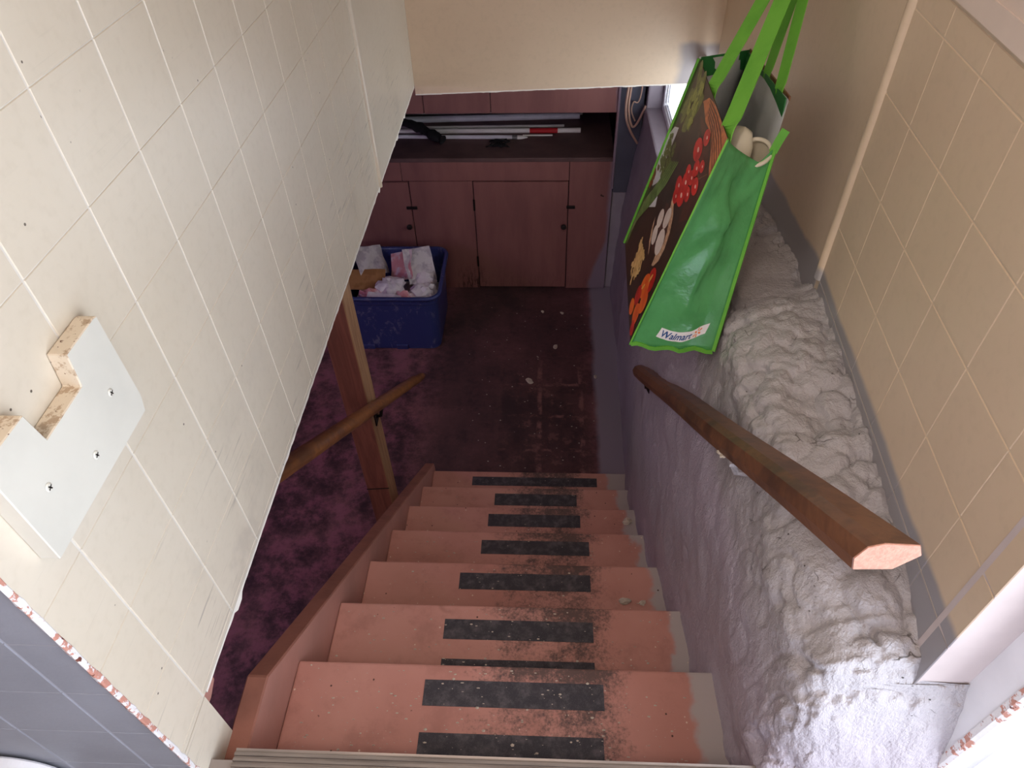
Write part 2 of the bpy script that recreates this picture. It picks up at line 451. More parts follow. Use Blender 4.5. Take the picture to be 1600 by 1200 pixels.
# landing slab the viewer stands on, with its ridged metal nosing
landing = struct('landing_floor', prism([(-0.85, ZL), (0.368, ZL), (0.368, ZL - 0.16), (-0.85, ZL - 0.16)], 'x', -1.35, 0.95), M_LANDING)
prof = [(0.318, ZL - 0.001)]
for k in range(7):
    y = 0.322 + k * 0.0088
    prof += [(y, ZL + 0.0045), (y + 0.0048, ZL + 0.0045), (y + 0.0060, ZL + 0.0015), (y + 0.0080, ZL + 0.0015)]
prof += [(0.386, ZL + 0.003), (0.387, ZL - 0.022), (0.383, ZL - 0.022), (0.382, ZL - 0.001)]
tag(obj('nosing_strip', prism(prof, 'x', -0.510, 0.36), M_ALU, landing), 'ridged metal edging strip at the top of the stairs')

def plate(w, h, t=0.0012, b=0.0010):
    """a board of a panel wall lying in the local YZ plane, facing +x"""
    v = [(0, 0, 0), (0, w, 0), (0, w, h), (0, 0, h), (t, b, b), (t, w - b, b), (t, w - b, h - b), (t, b, h - b)]
    f = [[4, 5, 6, 7], [0, 1, 5, 4], [1, 2, 6, 5], [2, 3, 7, 6], [3, 0, 4, 7]]
    return v, f
PLATES = {}
def panel(parent, origin, w, h, mat, rotz=0.0, key=''):
    k = (key, round(w, 4), round(h, 4))
    if k not in PLATES:
        v, f = plate(w, h); PLATES[k] = mesh('panel', v, f, mat)
    o = bpy.data.objects.new('panel', PLATES[k]); COL.objects.link(o)
    put(o, (origin[0], origin[1], origin[2] + H), parent); o.rotation_euler = (0, 0, rotz)
    return o

# left wall: backing board, then one plate per square of the grooved hardboard
XW = -0.548
ys = [0.339, 0.431] + [0.431 + 0.1473 * i for i in range(1, 12)] + [2.076]
zs = [-1.155] + [-0.287 - 0.1423 * j for j in range(6, -5, -1)]
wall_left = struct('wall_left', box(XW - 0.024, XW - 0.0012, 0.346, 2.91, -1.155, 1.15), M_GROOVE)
for a, b in zip(ys[:-1], ys[1:]):
    for c, d in zip(zs[:-1], zs[1:]):
        panel(wall_left, (XW - 0.0012, a + 0.0013, c + 0.0004), (b - a) - 0.0026, (d - c) - 0.0008, M_LEFT, key='L')
panel(wall_left, (XW - 0.0012, 2.098, -1.155), 0.811, 1.013, M_LEFT, key='L')
# the narrow tongue of board that runs on down beside the first tread
tongue = obj('wall_tongue', prism([(0.344, -1.156), (0.344, -1.50), (0.424, -1.50), (0.430, -1.40), (0.432, -1.156)], 'x', XW - 0.012, XW), M_LEFT, wall_left)
def half_round(y0, y1, z0, z1, x, d, n=7):
    pts = []
    for k in range(n):
        w = math.pi * k / (n - 1); pts.append(((y0 + y1) / 2 - math.cos(w) * (y1 - y0) / 2, math.sin(w) * d))
    v, f = [], []
    for i in range(13):
        z = z0 + (z1 - z0) * i / 12; j = 0.0018 * math.sin(i * 2.3)
        for (a, b) in pts: v.append((x + b, a + j, z))
    for i in range(12):
        for k in range(n - 1): f.append([i * n + k, i * n + k + 1, (i + 1) * n + k + 1, (i + 1) * n + k])
    f.append(list(range(n))); f.append([12 * n + k for k in range(n)][::-1])
    return v, f
obj('joint_batten', half_round(2.077, 2.097, -1.158, 1.14, XW - 0.002, 0.010), M_LEFT, wall_left, smooth=True)
# splintered raw lower edge of the wall
v, f = [], []
for i in range(230):
    y = 0.44 + 2.46 * i / 229
    dz = 0.003 + 0.004 * noise.noise(Vector((y * 9, 0, 0))) + 0.003 * noise.noise(Vector((y * 40, 3, 0)))
    if abs(y - 2.07) < 0.012: dz += 0.010
    if abs(y - 0.60) < 0.02 or abs(y - 2.45) < 0.012 or abs(y - 2.63) < 0.01: dz += 0.009
    v += [(XW + 0.0005, y, -1.152), (XW + 0.0005, y, -1.156 - dz), (XW - 0.008, y, -1.156 - dz * 0.8)]
for i in range(229):
    a = i * 3; f += [[a, a + 3, a + 4, a + 1], [a + 1, a + 4, a + 5, a + 2]]
obj('splintered_edge', (v, f), M_CHIP, wall_left)
obj('plate_stub', prism([(0.395, -1.165), (0.472, -1.163), (0.483, -1.178), (0.480, -1.200), (0.452, -1.212), (0.395, -1.212)], 'x', -0.60, XW - 0.014, 0.003), M_STRINGER, wall_left)

# chipped corner edge and the grey panelled face that turns away to the left
wall_near = struct('wall_near', box(-1.34, XW - 0.002, 0.342, 0.43, ZL, 1.15), M_GREYGROOVE)
xs_n = [-1.31, -1.174, -1.036, -0.898, -0.760, -0.622, -0.553]
zs_n = [ZL + 0.005] + [-1.20 + 0.1423 * j for j in range(0, 11)]
for a, b in zip(xs_n[:-1], xs_n[1:]):
    for c, d in zip(zs_n[:-1], zs_n[1:]):
        panel(wall_near, (a + 0.0016, 0.342, c + 0.0004), (b - a) - 0.0032, (d - c) - 0.0008, M_GREYPANEL, -math.pi / 2, key='N')
v, f = [], []
N = 150
for i in range(N):
    z = ZL + (1.15 - ZL) * (i / (N - 1)) ** 1.0
    a = 0.0022 * noise.noise(Vector((0, 0, z * 38))) + 0.0018 * noise.noise(Vector((4, 0, z * 110)))
    v += [(XW - 0.006 - a, 0.3385, z), (XW - 0.0015, 0.3368 + a * 0.4, z), (XW + 0.0010, 0.3385 + a * 0.3, z), (XW + 0.0008, 0.3435 + a, z), (XW - 0.004, 0.350, z)]
for i in range(N - 1):
    for k in range(4): f.append([i * 5 + k, i * 5 + k + 1, (i + 1) * 5 + k + 1, (i + 1) * 5 + k])
obj('chipped_corner_edge', (v, f), M_CORNER, wall_near)
# rounded white base trim at the foot of the grey face
bt = []
for k in range(9):
    w = math.pi / 2 * k / 8; bt.append((-0.86 + 0.09 * math.sin(w), -1.163 - 0.075 * (1 - math.cos(w))))
struct('baseboard_near', prism([(-1.31, ZL), (-1.31, -1.163)] + bt + [(-0.77, ZL)], 'y', 0.312, 0.336, 0.003), M_WHITE)
struct('wall_side', box(-1.44, -1.34, -0.85, 0.43, ZL, 1.15), M_GREYPANEL)

# right wall, turned a little outward
RA = 0.0619
RO = Vector((0.519, 0.419, 0.0)); RD = Vector((math.sin(RA), math.cos(RA), 0)); RN = Vector((-math.cos(RA), math.sin(RA), 0))
def rp(t, off, z):   # point on the right wall: t along it, off out of it
    q = RO + RD * t + RN * off; return (q.x, q.y, z)
def rbox(t0, t1, o0, o1, z0, z1):
    v = [rp(t, o, z) for z in (z0, z1) for (t, o) in ((t0, o0), (t1, o0), (t1, o1), (t0, o1))]
    return v, [[0, 1, 2, 3], [7, 6, 5, 4], [0, 4, 5, 1], [1, 5, 6, 2], [2, 6, 7, 3], [3, 7, 4, 0]]
wall_right = struct('wall_right', rbox(0.012, 2.53, -0.10, -0.0012, -1.08, 1.15), M_RGROOVE)
ty = [0.0, 0.112, 0.247, 0.381, 0.514, 0.652, 0.786]
tz = [-1.015, -0.885, -0.755, -0.625, -0.495, -0.365, -0.322]
def rplate(t0, t1, z0, z1):
    k = ('R', round(t1 - t0, 4), round(z1 - z0, 4))
    if k not in PLATES:
        v, f = plate(t1 - t0, z1 - z0); PLATES[k] = mesh('panel', [(-x, -y, z) for x, y, z in v], f, M_RIGHT)
    o = bpy.data.objects.new('panel', PLATES[k]); COL.objects.link(o)
    q = rp(t1, -0.0012, z0); put(o, (q[0], q[1], q[2] + H), wall_right); o.rotation_euler = (0, 0, -RA)
for a, b in zip(ty[:-1], ty[1:]):
    for c, d in zip(tz[:-1], tz[1:]): rplate(a + 0.0004, b - 0.0004, c + 0.0012, d - 0.0012)
rplate(0.808, 2.50, -1.078, 0.9)
v, f = half_round(0.0, 0.024, -0.885, 1.14, 0.0, 0.010)
v = [rp(0.785 + y, x - 0.001, z) for x, y, z in v]
obj('joint_batten', (v, [q[::-1] for q in f]), M_RIGHT, wall_right, smooth=True)
struct('trim_1', rbox(0.0, 0.80, -0.004, 0.006, -0.315, -0.285), M_SILL)     # window stool low on the right wall
obj('upper_wall', rbox(0.0, 0.786, -0.001, 0.003, -0.286, 0.9), M_SILL, wall_right)
# face that returns to the right, and the door casing in front of it
struct('wall_front', box(0.521, 1.05, 0.421, 0.46, -1.30, 1.15), M_PALE)
cas = struct('trim_2', prism([(0.592, 0.425), (0.592, 0.364), (0.596, 0.360), (0.622, 0.360), (0.626, 0.366), (0.630, 0.366), (0.634, 0.358), (0.70, 0.352), (0.71, 0.425)], 'z', -1.28, 1.15), M_WHITE)
v, f = [], []
for i in range(110):
    z = -1.25 + 1.6 * i / 109
    a = 0.0025 * noise.noise(Vector((7, 0, z * 45)))
    v += [(0.5905, 0.372 + a, z), (0.5905, 0.3635 - a * .3, z), (0.5948, 0.3590, z), (0.600 + a, 0.3592, z)]
for i in range(109):
    for k in range(3): f.append([i * 4 + k, i * 4 + k + 1, (i + 1) * 4 + k + 1, (i + 1) * 4 + k])
obj('chipped_casing_edge', (v, f), M_CORNER, cas)
struct('wall_entry', join(box(0.95, 1.05, -0.85, -0.68, ZL, 1.15), box(0.95, 1.05, 0.24, 0.42, ZL, 1.15), box(0.95, 1.05, -0.68, 0.24, 0.70, 1.15)), M_PALE)
struct('wall_back', box(-1.44, 1.05, -0.95, -0.85, ZL, 1.15), M_PALE)

# header over the foot of the stairwell
header = struct('wall_header', prism([(XW, -1.193), (0.30, -1.167), (0.69, -1.154), (0.69, 1.15), (XW, 1.15)], 'y', 2.91, 3.01), M_HEAD)
v, f = [], []
for i in range(140):
    x = XW + 1.235 * i / 139; z = -1.193 + (x - XW) * 0.0315
    dz = 0.002 + 0.003 * noise.noise(Vector((x * 16, 9, 0))) + 0.003 * max(0, noise.noise(Vector((x * 55, 2, 0))))
    v += [(x, 2.9092, z + 0.003), (x, 2.9092, z - dz), (x, 2.918, z - dz)]
for i in range(139):
    a = i * 3; f += [[a, a + 1, a + 4, a + 3], [a + 1, a + 2, a + 5, a + 4]]
obj('splintered_edge', (v, f), M_CHIP, header)
# floor frame of the storey above, the basement's lid, plus an unseen sheet added against light leaks
struct('trim_3', join(box(-3.4, -0.66, 0.43, 4.6, -1.13, -1.03), box(-3.4, XW - 0.024, 0.43, 3.01, -0.92, -0.88), box(-0.66, 1.3, 3.01, 4.6, -1.13, -1.03)), M_JOIST)
struct('wall_basement', join(box(-3.5, -3.4, 0.2, 4.7, ZF, -1.03), box(-3.5, 0.60, 4.6, 4.7, ZF, -1.03), box(-3.5, 0.368, 0.1, 0.2, ZF, ZL - 0.16)), M_DIRTWALL)

# ------------------------------------------------------------------ sprayed foam over the foundation on the right
def interp(x, P):
    return np.interp(x, [p[0] for p in P], [p[1] for p in P])
def foam_mesh():
    yy = np.concatenate([np.arange(0.335, 0.47, 0.0026), np.arange(0.47, 1.25, 0.0042), np.arange(1.25, 2.0, 0.0075), np.arange(2.0, 3.02, 0.014)])
    tt = np.concatenate([np.linspace(0, 0.36, 110), np.linspace(0.366, 1.0, 90)])
    v = []
    for y in yy:
        xp = 0.519 + math.tan(RA) * (y - 0.419) + 0.012
        if y < 0.42: xp = 0.60
        xf = interp(y, [(0.3, 0.348), (1.3, 0.350), (1.8, 0.362), (2.0, 0.376), (2.12, 0.402), (3.1, 0.416)])
        bulge = interp(y, [(0.3, 0.0), (0.6, 0.004), (1.0, 0.012), (1.5, 0.022), (1.85, 0.028), (2.0, 0.012), (2.1, 0.0)])
        zt = interp(y, [(0.335, -1.215), (0.37, -1.13), (0.405, -1.03), (0.44, -0.955), (0.50, -0.925), (0.86, -0.905), (1.16, -0.898), (1.27, -0.940), (1.53, -0.992), (1.80, -1.035), (3.0, -1.05)])
        zt += 0.010 * noise.noise(Vector((y * 11, 5, 1)))
        crest = interp(y, [(0.3, 0.41), (0.6, 0.405), (0.9, 0.418), (1.05, 0.432), (1.2, 0.44), (1.6, 0.44), (2.0, 0.44), (3.1, 0.46)]) + 0.02 * noise.noise(Vector((y * 5, 1, 8)))
        e = min(1.0, max(0.0, (y - 1.86) / 0.20)); e = e * e * (3 - 2 * e)
        zt = zt * (1 - e) - 1.585 * e; xp = xp * (1 - e) + 0.60 * e; crest = crest * (1 - e) + 0.525 * e
        prof = [(0, xp, zt), (0.06, xp - 0.03, zt - 0.006), (0.19, crest, zt - 0.035), (0.25, crest - 0.03, zt - 0.085),
                (0.36, (xf + 0.006 - bulge * 0.4) * (1 - e) + 0.49 * e, -1.24 * (1 - e) - 1.75 * e), (0.55, (xf - bulge) * (1 - e) + 0.455 * e, -1.62 * (1 - e) - 1.95 * e), (0.80, xf - bulge * 0.3, -2.25), (1.0, xf + 0.004, -2.785)]
        T = [p[0] for p in prof]; X = np.interp(tt, T, [p[1] for p in prof]); Z = np.interp(tt, T, [p[2] for p in prof])
        # round the corners of the profile
        for _ in range(14):
            X[1:-1] = 0.25 * X[:-2] + 0.5 * X[1:-1] + 0.25 * X[2:]; Z[1:-1] = 0.25 * Z[:-2] + 0.5 * Z[1:-1] + 0.25 * Z[2:]
        dX = np.gradient(X); dZ = np.gradient(Z); L = np.hypot(dX, dZ) + 1e-9
        nx, nz = dZ / L, -dX / L      # points out of the wall (to -x) and up
        for t, x, z, a, b in zip(tt, X, Z, nx, nz):
            P = Vector((x, y, z))
            top = max(0.0, min(1.0, (0.30 - t) / 0.06)) * (1 - e)
            midb = math.exp(-((t - 0.26) / 0.06) ** 2)
            fall = 1.0 if t > 0.02 else t / 0.02
            d = 0.010 * noise.noise(P * 6.0) + 0.005 * noise.noise(P * 17)
            w = Vector((P.x + 0.012 * noise.noise(P * 30), P.y + 0.012 * noise.noise(P * 30 + Vector((9, 0, 0))), P.z))
            zone = max(0.0, min(1.0, (noise.noise(Vector((y * 2.6, t * 9.0, 3))) + 0.40) * 1.8)) * max(0.0, min(1.0, (y - 0.36) / 0.1))
            f1 = noise.voronoi(w * 21.0)[0]; f2 = noise.voronoi(w * 52.0)[0]
            hb = math.sqrt(max(0.0, 1.0 - (f1[0] / 0.80) ** 2)); hs = math.sqrt(max(0.0, 1.0 - (f2[0] / 0.80) ** 2))
            lumpy = top * max(0.15, zone)
            d += lumpy * (0.024 * hb - 0.012) + lumpy * (0.007 * hs - 0.003)
            # swelling of the lower lift of foam under the crest
            d += 0.012 * midb * math.exp(-((y - 1.12) / 0.22) ** 2)
            near = max(0.0, min(1.0, (0.50 - y) / 0.08))
            d += near * (0.016 * noise.noise(P * 19) + 0.007 * noise.noise(Vector((x * 70, y * 40, z * 28))) + 0.004 * noise.noise(P * 95))
            # run marks below the crest, fading into an even orange-peel skin
            q = Vector((y * 34 + 2.2 * noise.noise(P * 7), z * 12, 0))
            d += (0.18 + 0.55 * midb) * 0.0045 * noise.noise(q)
            d += 0.0014 * noise.noise(P * 70.0) + 0.0012 * noise.noise(Vector((y * 130, z * 70, x * 90)))
            # gullies that open in the near end of the bead
            gl_ = noise.noise(Vector((y * 16, z * 10, 7)))
            d -= 0.006 * max(0.0, 1.0 - abs(gl_) * 9.0) * max(0.0, min(1.0, (0.42 - t) / 0.1)) * max(0.0, min(1.0, (0.80 - y) / 0.15))
            d *= fall
            if t > 0.9: d *= 0.3
            v.append((x + a * d, y, z + b * d))
    n = len(tt); f = []
    for i in range(len(yy) - 1):
        for k in range(n - 1):
            f.append([i * n + k, i * n + k + 1, (i + 1) * n + k + 1, (i + 1) * n + k])
    return v, f
foam = obj('sprayed_foam', foam_mesh(), M_FOAM, wall_right, smooth=True)
tag(foam, 'lumpy grey painted spray foam bulging below the tan panels')

# foundation wall beyond the header with the basement window let into it
def far_wall():
    ys_ = np.arange(2.98, 4.62, 0.03); zs_ = np.linspace(-1.575, ZF, 46); v = []
    for y in ys_:
        for z in zs_:
            x = np.interp(z, [ZF, -2.2, -1.575], [0.424, 0.45, 0.522]); P = Vector((x, y, z))
            v.append((x + 0.008 * noise.noise(P * 7) + 0.004 * noise.noise(P * 22), y, z + (0.012 * noise.noise(P * 9) if z > -1.58 else 0)))
    n = len(zs_); f = []
    for i in range(len(ys_) - 1):
        for k in range(n - 1): f.append([i * n + k, i * n + k + 1, (i + 1) * n + k + 1, (i + 1) * n + k])
    return v, f
wall_found = struct('wall_foundation', far_wall(), M_FOUND, smooth=True)
obj('ledge', box(0.515, 0.625, 2.98, 4.6, -1.64, -1.572, 0.01, 2), M_FOUND, wall_found)
obj('corner_return', box(0.386, 0.60, 3.70, 3.80, ZF, -2.087, 0.004), M_FOUND, wall_found)
obj('jamb', box(0.522, 0.625, 3.64, 4.6, -1.58, -1.03, 0.008, 2), M_FOUND, wall_found)
win = struct('window_1', join(box(0.600, 0.632, 2.15, 3.64, -1.575, -1.548, 0.003), box(0.600, 0.632, 3.602, 3.64, -1.55, -1.05, 0.003), box(0.600, 0.632, 2.15, 2.19, -1.55, -1.05, 0.003), box(0.600, 0.632, 2.15, 3.64, -1.09, -1.05, 0.003)), M_WHITE)
for x in (0.612, 0.622):
    obj('sash_track', join(box(x, x + 0.004, 2.19, 3.602, -1.548, -1.540, 0.001), box(x, x + 0.004, 3.592, 3.602, -1.53, -1.09, 0.001)), M_WHITE, win)
gl = G('window_glass'); gl.nt.nodes.remove(gl.b)
_t = gl.n('ShaderNodeBsdfTransparent'); _g = gl.n('ShaderNodeBsdfGlossy'); _g.inputs['Roughness'].default_value = 0.02
_m = gl.n('ShaderNodeMixShader'); _m.inputs[0].default_value = 0.06
gl.nt.links.new(_t.outputs[0], _m.inputs[1]); gl.nt.links.new(_g.outputs[0], _m.inputs[2])
gl.nt.links.new(_m.outputs[0], gl.nt.nodes['Material Output'].inputs['Surface']); M_GLASS = gl.m
obj('pane', box(0.605, 0.608, 2.19, 3.60, -1.548, -1.09), M_GLASS, win)

# ------------------------------------------------------------------ staircase
RUN, RISE = 0.23382, 0.19002
NY, NZ = 0.6203, -1.4452
stair = empty('staircase', (-0.08, 1.2, ZF), 'salmon painted wooden staircase with black grip strips leading down to the basement', 'staircase')
XL, XR = -0.5105, 0.385
strips = {0: [(-0.238, 0.127, 0.536, 0.588), (-0.237, 0.122, 0.434, 0.485)], 1: [(-0.239, 0.126, 0.765, 0.816), (-0.237, 0.126, 0.665, 0.716)],
          2: [(-0.238, 0.139, 1.003, 1.055)], 3: [(-0.202, 0.154, 1.236, 1.288)], 4: [(-0.203, 0.140, 1.470, 1.524)],
          5: [(-0.200, 0.140, 1.700, 1.758)], 6: [(-0.325, 0.246, 1.943, 1.992)]}
for k in range(7):
    y1 = NY + k * RUN; z = NZ - k * RISE
    t = obj('tread', box(XL, XR, y1 - RUN - 0.02, y1, z - 0.038, z, 0.005, 2), M_TREAD, stair)
    for (a, b, c, d) in strips[k]:
        obj('grip_strip', box(a, b, c, d, z, z + 0.0014), M_GRIP, t)
    obj('riser', box(XL, XR, y1 - 0.042, y1 - 0.024, z - RISE, z - 0.038), M_STRINGER, stair)
obj('riser', box(XL, XR, 0.3685, 0.3865, NZ, ZL - 0.024), M_STRINGER, stair)
sv, sf = prism([(0.372, -1.60), (0.372, -1.308), (0.528, -1.303), (2.052, -2.566), (2.062, -2.60), (2.062, ZF), (1.80, ZF)], 'x', -0.552, -0.511, 0.003)
mi = []
for q in sf:
    a = [Vector(sv[i]) for i in q]; nrm = (a[1] - a[0]).cross(a[2] - a[0]).normalized()
    mi.append(1 if nrm.z > 0.4 else 0)
obj('stringer', (sv, sf), [M_STRINGER, M_STRINGER_EDGE], stair, mats=mi)

# crumbs of foam and grit lying about
def crumb(loc, s, name, label, mat, group, cat='crumb', flat=0.55):
    bm = bmesh.new(); bmesh.ops.create_icosphere(bm, subdivisions=2, radius=1.0)
    off = Vector((rnd.random() * 50, rnd.random() * 50, rnd.random() * 50))
    ra = rnd.random() * 6.28
    for v in bm.verts:
        r = 1.0 + 0.55 * noise.noise(v.co * 1.3 + off); c = v.co * r
        x, y = c.x * s * 1.35, c.y * s * 0.85
        v.co = (loc[0] + x * math.cos(ra) - y * math.sin(ra), loc[1] + x * math.sin(ra) + y * math.cos(ra), loc[2] + max(-0.9, c.z) * s * flat + 0.9 * s * flat)
    return tag(obj(name, bm_out(bm), mat), label, cat, group)
M_CRUMB = simple('foam_crumb', rgb(196, 182, 168), 0.85, 0.08, 60, 0.3)
def zt(k): return NZ - RISE * k
for loc, s, lab in [((0.312, 1.500, zt(4)), 0.014, 'pale foam crumb at the wall end of the third tread from the bottom'),
                    ((0.232, 0.975, zt(2)), 0.012, 'larger pale foam crumb on the third tread from the top'),
                    ((0.281, 0.972, zt(2)), 0.008, 'smaller pale foam crumb right of the bigger one on the third tread'),
                    ((0.066, 3.105, ZF), 0.014, 'slim pale crumb on the dark floor below the cupboard door'),
                    ((-0.079, 2.811, ZF), 0.017, 'upright pale crumb on the bare floor in front of the stairs'),
                    ((0.289, 2.853, ZF), 0.011, 'pale crumb at the edge of the grey floor paint'),
                    ((-0.012, 3.434, ZF), 0.010, 'white crumb close before the bench, left of another'),
                    ((0.107, 3.423, ZF), 0.010, 'flat white crumb close before the bench, right of another')]:
    crumb(loc, s, 'foam_crumb', lab, M_CRUMB, 'foam crumbs on stairs and floor')
# chips and flakes too small to count
vs, fs = [], []
for _ in range(900):
    k = min(6, int(rnd.expovariate(0.45)))
    y1 = NY + k * RUN; x = rnd.uniform(-0.49, 0.30); y = rnd.uniform(y1 - RUN + 0.01, y1 - 0.008); z = zt(k)
    s = 0.0007 + 0.0026 * rnd.random() ** 2.2; w = rnd.random() * 6.28; e = rnd.uniform(0.3, 1.0)
    o = len(vs)
    for i in range(5):
        p = w + i * 1.2566
        vs.append((x + math.cos(p) * s * 1.3, y + math.sin(p) * s * e, z + 0.0016))
    vs.append((x, y, z + 0.0016 + s * 0.6))
    for i in range(5): fs.append([o + i, o + (i + 1) % 5, o + 5])
for _ in range(90):
    x = rnd.uniform(-0.45, 0.3); y = rnd.uniform(2.1, 3.6); s = rnd.uniform(0.001, 0.004); o = len(vs)
    for i in range(5):
        p = i * 1.2566; vs.append((x + math.cos(p) * s * 1.3, y + math.sin(p) * s, ZF + 0.0005))
    vs.append((x, y, ZF + 0.001 + s * 0.6))
    for i in range(5): fs.append([o + i, o + (i + 1) % 5, o + 5])
tag(obj('paint_flakes', (vs, fs), M_CRUMB, kind='stuff'), 'tiny pale paint flakes and chips scattered over the treads and floor', 'debris')

# ------------------------------------------------------------------ post, handrails, block
post = empty('wooden_post', (-0.675, 1.76, ZF), 'rough square timber post standing left of the stairs', 'post')
pv, pf = box(-0.721, -0.6285, 1.712, 1.806, ZF, -1.131, 0.003)
obj('shaft', (pv, pf), M_POST, post)
obj('scarf_line', prism([(-0.7215, -2.315), (-0.629, -2.305), (-0.629, -2.31), (-0.7215, -2.32)], 'y', 1.7105, 1.714), M_IRON, post)

lr = empty('handrail', (-0.600, 1.65, -1.78), 'honey brown wooden handrail fixed to the timber post on the left', 'handrail', 'stair handrails')
P0, P1 = Vector((-0.600, 0.86, -1.167)), Vector((-0.600, 2.47, -2.395))
sec = [(-0.026, -0.016), (-0.028, 0.004), (-0.018, 0.020), (0.0, 0.025), (0.018, 0.020), (0.027, 0.004), (0.022, -0.016), (0.006, -0.024), (-0.010, -0.024)]
path = [(P0.lerp(P1, t), 1.0) for t in (0, 0.2, 0.4, 0.6, 0.8, 0.9)] + [(P0.lerp(P1, 0.945), 0.93), (P0.lerp(P1, 0.975), 0.78), (P0.lerp(P1, 0.995), 0.62), (P0.lerp(P1, 1.0), 0.45)]
obj('rail', sweep(sec, path), M_RAIL2, lr, smooth=True)
q = P0.lerp(P1, (1.76 - P0.y) / (P1.y - P0.y))
obj('bracket', join(tube([(-0.626, 1.755, q.z - 0.07), (-0.607, 1.755, q.z - 0.062), (-0.600, 1.755, q.z - 0.03), (-0.600, 1.755, q.z - 0.020)], 0.006, 8), box(-0.6285, -0.6245, 1.735, 1.775, q.z - 0.10, q.z - 0.045)), M_IRON, lr)
obj('end_cap', sweep([(a * 0.46, b * 0.46) for a, b in sec], [(P1 + Vector((0, -0.001, 0.001)), 1.0), (P1 + Vector((0, 0.0015, -0.001)), 0.9)]), M_RAILEND, lr)

rr = empty('handrail', (0.331, 1.07, -1.14), 'dark brown chamfered wooden handrail on the foam wall with sawn pale end', 'handrail', 'stair handrails')
Q0, Q1 = Vector((0.331, 0.375, -0.600)), Vector((0.331, 1.775, -1.681))
sec2 = [(-0.031, -0.004), (-0.024, 0.016), (-0.010, 0.0225), (0.024, 0.0205), (0.031, 0.004), (0.012, -0.022), (-0.026, -0.024)]
path = [(Q0.lerp(Q1, t) + Vector((0.0016 * math.sin(t * 13), 0, 0)), 1.0) for t in [i / 24 for i in range(24)]] + [(Q0.lerp(Q1, 0.985), 0.92), (Q0.lerp(Q1, 1.0), 0.66)]
path[0] = (Q0, 1.0)
obj('rail', sweep(sec2, path), M_RAIL, rr)
tag(obj('sawn_end', sweep([(a * 0.985, b * 0.985) for a, b in sec2], [(Q0 + Vector((0, -0.0012, 0)), 0.985), (Q0 + Vector((0, 0.0006, 0)), 1.0)]), M_RAILEND, rr), 'pale raw sawn end of the rail')
for t in (0.30, 0.88):
    c = Q0.lerp(Q1, t)
    obj('bracket', join(tube([(0.375, c.y, c.z - 0.085), (0.345, c.y, c.z - 0.080), (0.331, c.y, c.z - 0.05), (0.331, c.y, c.z - 0.022)], 0.007, 8), box(0.318, 0.344, c.y - 0.03, c.y + 0.03, c.z - 0.030, c.z - 0.022)), M_IRON if t > 0.5 else M_FOAM, rr)
v, f = [], []
c = Q0.lerp(Q1, 0.30)
blobs = [crumb((0.306 + 0.002 * i, c.y - 0.02 + 0.016 * i, c.z - 0.026 - 0.0123 * (i - 1)), 0.0055 + 0.001 * (i % 2), 'foam_smear', 'x', M_CRUMB, None) for i in range(3)]
for b in blobs:
    del b['label'], b['category']
    w = Vector(b.location); b.parent = rr; b.location = w - Vector(rr.location)

blk = empty('notched_block', (XW + 0.012, 0.503, -0.662), 'white painted wooden block with a square notch screwed to the left wall', 'block')
poly = [(0.388, -0.662), (0.612, -0.664), (0.619, -0.640), (0.619, -0.509), (0.612, -0.507), (0.549, -0.507), (0.543, -0.550), (0.465, -0.551), (0.459, -0.507), (0.388, -0.506)]
M_BLOCK = simple('block_paint', rgb(212, 209, 199), 0.4, 0.02, 9, 0.06, 60)
def mat_blockedge():
    g = G('block_edge_paint'); p = g.pos; n = g.noise(p, 70.0, 5.0, 0.7)
    col = g.mix(g.step(n, 0.52, 0.62), rgb(206, 192, 172), rgb(168, 146, 122))
    col = g.mix(g.step(g.noise(p, 160.0, 3.0), 0.66, 0.70), col, rgb(96, 64, 44)); g.bump(n, 0.3, 0.003)
    return g.done(col, 0.6)
M_BLOCKEDGE = mat_blockedge()
bv, bf = prism(poly, 'x', XW + 0.0002, XW + 0.0235, 0.0012)
mi = []
for q in bf:
    a = [Vector(bv[i]) for i in q]; nrm = (a[1] - a[0]).cross(a[2] - a[0]).normalized(); mi.append(0 if abs(nrm.x) > 0.8 or nrm.z < -0.5 or (nrm.y < -0.5 and a[0].y < 0.4) else 1)
obj('body', (bv, bf), [M_BLOCK, M_BLOCKEDGE], blk, mats=mi)
for (y, z) in [(0.575, -0.593), (0.505, -0.626), (0.431, -0.590), (0.437, -0.640)][:3]:
    x = XW + 0.0235
    ring = [(x + 0.0004, y + 0.0052 * math.cos(k * math.pi / 6), z + 0.0060 * math.sin(k * math.pi / 6)) for k in range(12)]
    ring2 = [(x + 0.0018, y + 0.0038 * math.cos(k * math.pi / 6), z + 0.0042 * math.sin(k * math.pi / 6)) for k in range(12)]
    s_ = obj('screw', (ring + ring2, [[12 + k for k in range(12)]] + [[k, (k + 1) % 12, 12 + (k + 1) % 12, 12 + k] for k in range(12)]), M_BLOCK, blk)
    cr = []
    for w in (0.5, 0.5 + math.pi / 2):
        a, b = math.cos(w), math.sin(w)
        cr.append(([(x + 0.0021, y + a * i * 0.0034 - b * j * 0.0008, z + b * i * 0.0034 + a * j * 0.0008) for i, j in ((-1, -1), (1, -1), (1, 1), (-1, 1))], [[0, 1, 2, 3]]))
    obj('cross_slot', join(*cr), M_IRON, s_)

